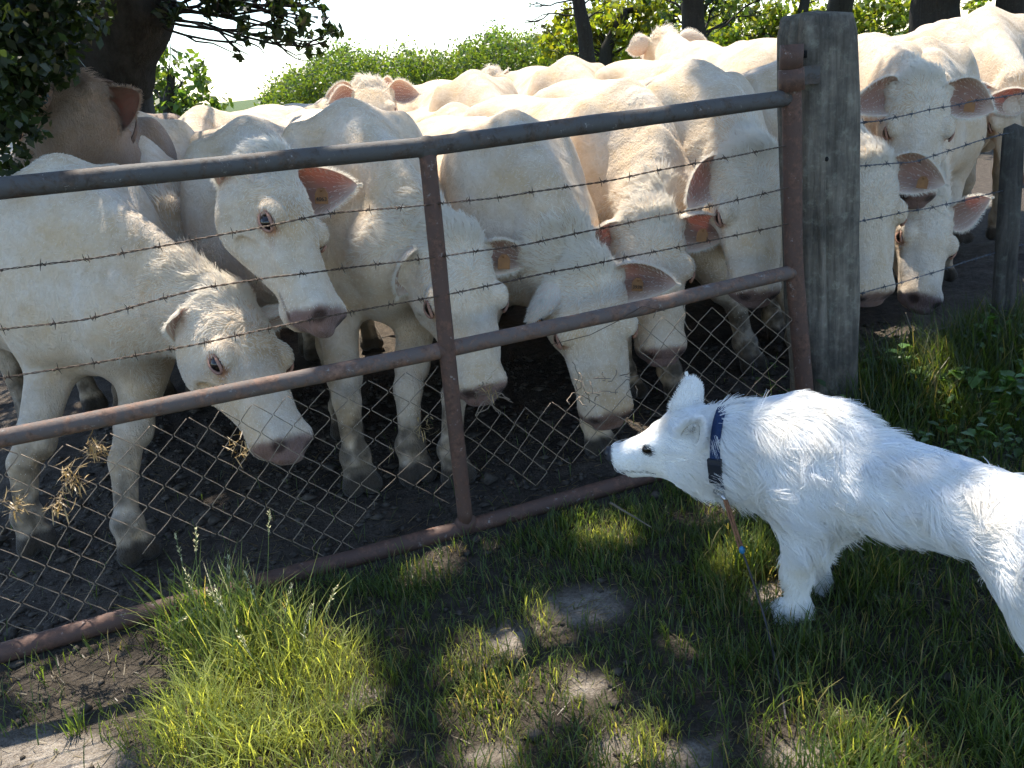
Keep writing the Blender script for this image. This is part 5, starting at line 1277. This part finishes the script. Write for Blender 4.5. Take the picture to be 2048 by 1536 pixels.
# big shady oak at the left: trunk, dark low foliage, and a limb reaching over the sky
y0 = 8.5
tr = [(C3(205, 330, y0) * [1, 1, 0] - [0, 0, .2], .50), (C3(208, 200, y0), .43), (C3(212, 60, y0), .43), (C3(205, -80, y0), .46), (C3(195, -320, y0), .34)]
cl = [(C3(u, v, y0 + dy), r) for u, v, dy, r in ((60, 60, .6, .75), (160, 30, .9, .7), (30, 200, .7, .7), (130, 150, 1.0, .65), (-60, 120, .5, .8), (10, 0, .2, .9), (60, 130, .3, .8), (100, 250, .4, .6), (40, 330, .4, .6), (-40, 250, .4, .8), (110, 80, .2, .6), (200, 80, .9, .5), (90, -60, .5, .9), (200, -90, .3, .8), (20, 290, 1.0, .6), (170, 240, 1.3, .45), (215, 170, 1.2, .35))]
cl += [(C3(u, v, y), r) for u, v, y, r in ((10, 40, 3.15, .20), (70, 20, 3.25, .20), (130, -10, 3.3, .17), (20, 130, 3.15, .19), (75, 110, 3.3, .15), (-10, 215, 3.1, .19), (45, 190, 3.25, .13), (-40, 100, 3.1, .25), (-30, 300, 3.1, .17), (180, -40, 3.3, .16), (15, 270, 3.15, .10))]  # near boughs added to darken the upper left corner
cl += [((-1.9, 3.9, 2.55), .6), ((-2.4, 3.3, 2.5), .6), ((-2.9, 4.2, 2.6), .7), ((-2.2, 4.8, 2.7), .6), ((-1.5, 4.7, 2.9), .5), ((-2.6, 2.6, 2.5), .6), ((-2.7, 5.6, 2.8), .8), ((-3.2, 6.6, 2.9), .8)]  # unseen low boughs added to block sky light over the collared cow
cl += [(C3(100, -520, y0 + 1.2), 1.7), (C3(-150, -480, y0 + 1.0), 1.7), (C3(300, -560, y0 + 1.0), 1.5)]  # unseen high crown added to shade the foliage below
cl += [(C3(u, v, y0 - .4 + dy), r) for u, v, dy, r in ((350, 10, 0, .16), (420, -10, .1, .30), (470, 30, .0, .24), (530, 20, .2, .28), (580, 50, .1, .26), (630, 45, .1, .22), (500, 75, .1, .16), (610, 95, .2, .14), (650, 85, .1, .12), (480, 105, .0, .08), (330, 30, .1, .10), (560, -10, .2, .3), (640, 15, .2, .2))]
tree('shade_oak', 'dark trunked oak at left with a leafy limb reaching over the sky', tr[0][0] + [0, 0, .2], tr, cl, rt, .05, (.020, .032, .010), 1200, bark=mk_wood('shade_dark_bark', (.007, .006, .0055), (.017, .015, .012), (.018, .02, .014)))  # bark and leaf colours darkened to deepen the shade
# olive green bush tree in the gap right of that trunk
y0 = 17
cl = [(C3(u, v, y0 + dy), r) for u, v, dy, r in ((330, 130, 0, .55), (365, 160, .3, .6), (395, 195, 0, .55), (330, 200, .4, .7), (360, 225, .2, .6), (415, 220, .4, .35), (300, 160, .6, .6), (310, 240, .2, .6))]
tree('field_tree', 'small olive green tree in the gap right of the dark trunk', C3(335, 300, y0) * [1, 1, 0], [(C3(335, 300, y0) * [1, 1, 0], .12), (C3(338, 200, y0), .10), (C3(345, 150, y0), .05)], cl, rt, .085, MG, 420)
# bare leaning tree and yellow-green trees, centre to right
y0 = 15
root_ = tree('bare_tree', 'nearly leafless leaning tree against the white sky', C3(1190, 150, y0) * [1, 1, 0], [(C3(1190, 150, y0) * [1, 1, 0], .16), (C3(1172, 75, y0), .125), (C3(1158, 30, y0), .11), (C3(1140, -60, y0), .10), (C3(1120, -200, y0), .08)],
     [(C3(1060, 10, y0), .10), (C3(1100, -20, y0), .14), (C3(1210, 20, y0), .12), (C3(1050, 40, y0), .06), (C3(1120, 20, y0), .05), (C3(1215, -20, y0), .2)], rt, .035, BG_, 260)
y0 = 19
cl = [(C3(u, v, y0 + dy), r) for u, v, dy, r in ((1110, 90, .5, .40), (1150, 75, .2, .45), (1120, 110, .0, .35), (1190, 65, .3, .5), (1235, 40, 0, .6), (1290, 20, .4, .6), (1270, 75, .2, .6), (1330, 60, .5, .7), (1200, 105, .6, .5), (1320, 110, .8, .6), (1240, 110, .5, .6), (1215, 0, .8, .45), (1130, 40, 1.2, .45), (1100, 70, 1.4, .4), (1180, 30, 1.2, .5), (1260, 5, 1.5, .6), (1350, 20, 1.5, .6), (1390, 70, 1.5, .6), (1290, 60, 1.6, .6))]
tree('yellow_tree', 'yellow-green leafed tree left of the dark branching trunk', C3(1200, 200, y0) * [1, 1, 0], [(C3(1200, 180, y0) * [1, 1, 0], .16), (C3(1215, 100, y0), .13), (C3(1245, 20, y0), .09)], cl, rt, .080, YG, 900)
y0 = 14
cl = [(C3(u, v, y0 + dy), r) for u, v, dy, r in ((1370, 5, .6, .40), (1430, 10, .4, .42), (1340, 30, .7, .32), (1460, 40, .9, .30), (1410, -30, .2, .6), (1300, -10, .5, .35), (1520, -5, .6, .35), (1450, -40, .2, .6))]
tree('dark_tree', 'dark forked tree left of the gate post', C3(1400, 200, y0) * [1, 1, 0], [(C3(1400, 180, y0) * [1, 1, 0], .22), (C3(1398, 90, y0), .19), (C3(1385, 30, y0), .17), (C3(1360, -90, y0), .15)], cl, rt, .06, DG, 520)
y0 = 21
cl = [(C3(u, v, y0 + dy), r) for u, v, dy, r in ((1470, 60, 0, .6), (1440, 80, .8, .6), (1430, 30, .9, .6), (1490, 15, .8, .6), (1530, 50, .5, .7), (1560, 20, .2, .6), (1500, 90, .6, .6), (1580, 80, .4, .7), (1640, 30, .3, .7), (1720, 30, 0, .7), (1770, 20, .5, .7), (1740, 70, .6, .6), (1810, 35, .1, .55), (1830, 60, .5, .4), (1690, 60, .5, .6), (1940, 20, .4, .25), (1960, -10, .1, .3))]
tree('bright_tree', 'bright green tree showing either side of the gate post top', C3(1600, 150, y0) * [1, 1, 0], [(C3(1600, 130, y0) * [1, 1, 0], .16), (C3(1600, 60, y0), .14), (C3(1610, -20, y0), .10)], cl, rt, .085, (.13, .16, .022), 850)
for (u, w_, y0, lb, v0) in ((1884, 88, 12.5, 'stout dark tree trunk between the two cow backs at right', 130), (2052, 80, 12.0, 'dark tree trunk cut by the right edge', 130), (1684, 46, 16.0, 'dark trunk just over the gate post top', 90)):
    r_ = w_ / 2 / FPX * y0
    tree('dark_trunk_tree', lb, C3(u, v0, y0) * [1, 1, 0], [(C3(u, v0, y0) * [1, 1, 0], r_ * 1.15), (C3(u - 2, 30, y0), r_), (C3(u - 6, -60, y0), r_ * .92), (C3(u - 10, -400, y0), r_ * .8)], [(C3(u - 90, -120, y0), .9), (C3(u + 60, -160, y0), 1.0), (C3(u, -320, y0), 1.4)], rt, .09, DG, 260)
# the far hedgerow
hl = []
for u in np.arange(545, 1480, 7.0):
    top = np.interp(u, [545, 580, 640, 740, 830, 880, 960, 1010, 1060, 1120, 1480], [205, 150, 118, 108, 128, 118, 92, 66, 74, 90, 70]) + 9 * math.sin(u / 23.0) + 7 * math.sin(u / 9.5 + 1) - 4
    for k in range(26):
        yy = rt.uniform(46, 58); f = rt.random() ** .8; vb = 149 - (u - 1024) * math.tan(ROLL) + 28
        hl.append(AT(u + rt.normal(0, 9), vb + (top - vb) * f * rt.uniform(.80, 1.05) + rt.normal(0, 3), yy))
hl = np.array(hl); NH = 80000; hp = hl[rt.integers(0, len(hl), NH)] + rt.normal(0, .30, (NH, 3)) 
hedge = leaf_quads('far_hedgerow', hp, rt.uniform(.06, .14, NH), leaf_cols(NH, rt, (.085, .125, .024), .25) * (1 + .35 * fbm(hp, .45, 2, 4))[:, None], rt); tag(hedge, 'long green hedgerow far behind the herd', 'hedge', None, 'stuff')

# ------------------------------------------------------------------ oak standing out of view whose crown shades gate and dog
K_ = SUN[:2] / SUN[2]
def sproj(p): p = np.asarray(p, float); return p[..., :2] - K_ * p[..., 2:3]
LIT = []
def lit(u, v, ru, rv, z=0.0):
    c = G(u, v, z); e1 = G(u + ru, v, z); e2 = G(u, v + rv, z); a_, b_ = sproj(e1) - sproj(c), sproj(e2) - sproj(c); LIT.append((sproj(c), a_ * (1 + .035 / np.linalg.norm(a_)), b_ * (1 + .035 / np.linalg.norm(b_))))
for a in ((520, 1445, 235, 105), (660, 1290, 62, 55), (80, 1505, 120, 62), (965, 1350, 74, 88), (1070, 1250, 36, 42), (1215, 1065, 46, 26), (1150, 1370, 60, 36), (1260, 1490, 75, 45), (1555, 1175, 34, 34), (1700, 1480, 125, 45), (700, 1375, 50, 40), (1450, 1020, 26, 20), (1480, 1120, 40, 32), (1880, 815, 40, 30), (1915, 860, 25, 30), (1600, 1480, 60, 50), (980, 1500, 50, 40)): lit(*a)
lit(520, 1445, 235, 105, .16); lit(660, 1290, 62, 55, .12); lit(1700, 1480, 125, 45, .10); lit(965, 1350, 70, 80, .06); lit(95, 1275, 100, 26, .02); lit(690, 1135, 60, 16, .02); lit(140, 830, 200, 40, .63); lit(420, 770, 180, 30, .63); lit(150, 960, 90, 70, .45); lit(450, 1150, 130, 80, .25)
lit(1600, 845, 85, 26, .56); lit(1670, 890, 36, 22, .52); lit(1990, 955, 50, 36, .56); lit(1285, 870, 30, 18, .45)
def lit_pt(p, r): LIT.append((sproj(p), np.array([r, 0.0]), np.array([0.0, r])))
lit_pt(AT(690, 365, 2.90), .13); lit_pt(AT(1440, 485, 3.38), .11); lit_pt(AT(1415, 385, 3.2), .09); lit_pt(AT(1270, 440, 3.5), .10); lit_pt(AT(1000, 300, 3.4), .12); lit_pt(AT(760, 330, 3.3), .10)
def lit_mask(s):
    o = np.zeros(len(s), bool)
    for c, e1, e2 in LIT:
        Mx = np.linalg.inv(np.stack([e1, e2], 1)); d = (s - c) @ Mx.T; o |= (d ** 2).sum(1) < 1
    return o
rc = np.random.default_rng(44)
nc_ = 4600; s_ = np.stack([rc.uniform(-2.8, 3.4, nc_), rc.uniform(-.6, 3.6, nc_)], 1)
bound = 2.10 + .62 * sstep(-.75, -.25, s_[:, 0]) + .10 * np.sin(s_[:, 0] * 5.1 + .6)
pr = np.where(s_[:, 1] < bound, np.where(s_[:, 1] > 2.12, .72, 1.0), np.where(s_[:, 0] > 1.1, .90, .0)); pr = np.where((s_[:, 0] < -1.2) & (s_[:, 1] > 1.6), 1.0, pr)
pr = np.where((s_[:, 0] > -1.15) & (s_[:, 0] < -.25) & (s_[:, 1] > 2.42) & (s_[:, 1] < 2.78), np.maximum(pr, .85), pr)
s_ = np.concatenate([s_, np.stack([rc.uniform(1.0, 3.0, 500), rc.uniform(1.2, 3.3, 500)], 1)]); pr = np.concatenate([pr, np.full(500, .8)])
k_ = (rc.random(len(s_)) < pr) & ~lit_mask(s_); s_ = s_[k_]; zc = rc.uniform(4.6, 7.2, len(s_)); cc_ = np.c_[s_ + K_ * zc[:, None], zc]
per = 26; lp = np.repeat(cc_, per, 0) + rc.normal(0, .085, (len(cc_) * per, 3)) * [1, 1, .8]
sl = sproj(lp); kk = ~lit_mask(sl + rc.normal(0, .008, sl.shape)); lp = lp[kk]
tb = np.array([4.9, 4.4, 0]); oak = empty('overhanging_oak', tb); tag(oak, 'broad oak whose crown hangs over the gate and shades the dog', 'tree', 'trees around the pasture')
mb = MB(); limb(mb, [0, 0, -.2], [-.2, .3, 4.2], .42, .30, rc, .02, 10, 14)
def clear(a, b): return not lit_mask(sproj(tb + np.asarray(a) + (np.asarray(b) - np.asarray(a)) * np.linspace(.15, 1, 40)[:, None])).any()
nl = 0
for k in range(400):
    tgt = cc_[rc.integers(0, len(cc_))] - tb; st0 = np.array([-.15, .2, rc.uniform(3.2, 4.2)])
    if not clear(st0, tgt): continue
    B = limb(mb, st0, tgt, .08, .015, rc, .012, 10, 7); nl += 1
    for j in range(6):
        e_ = cc_[np.argmin(np.linalg.norm(cc_ - tb - B[3 + j] - rc.normal(0, .6, 3), axis=1))] - tb
        if clear(B[3 + j], e_): limb(mb, B[3 + j], e_, .018, .005, rc, .03, 5, 5)
    if nl >= 14: break
mb.build('trunk', MAT['bark'], oak)
cr = leaf_quads('crown', lp - tb, rc.uniform(.035, .060, len(lp)), leaf_cols(len(lp), rc, MG, .25), rc, oak, up=.8); cr['kind'] = 'stuff'
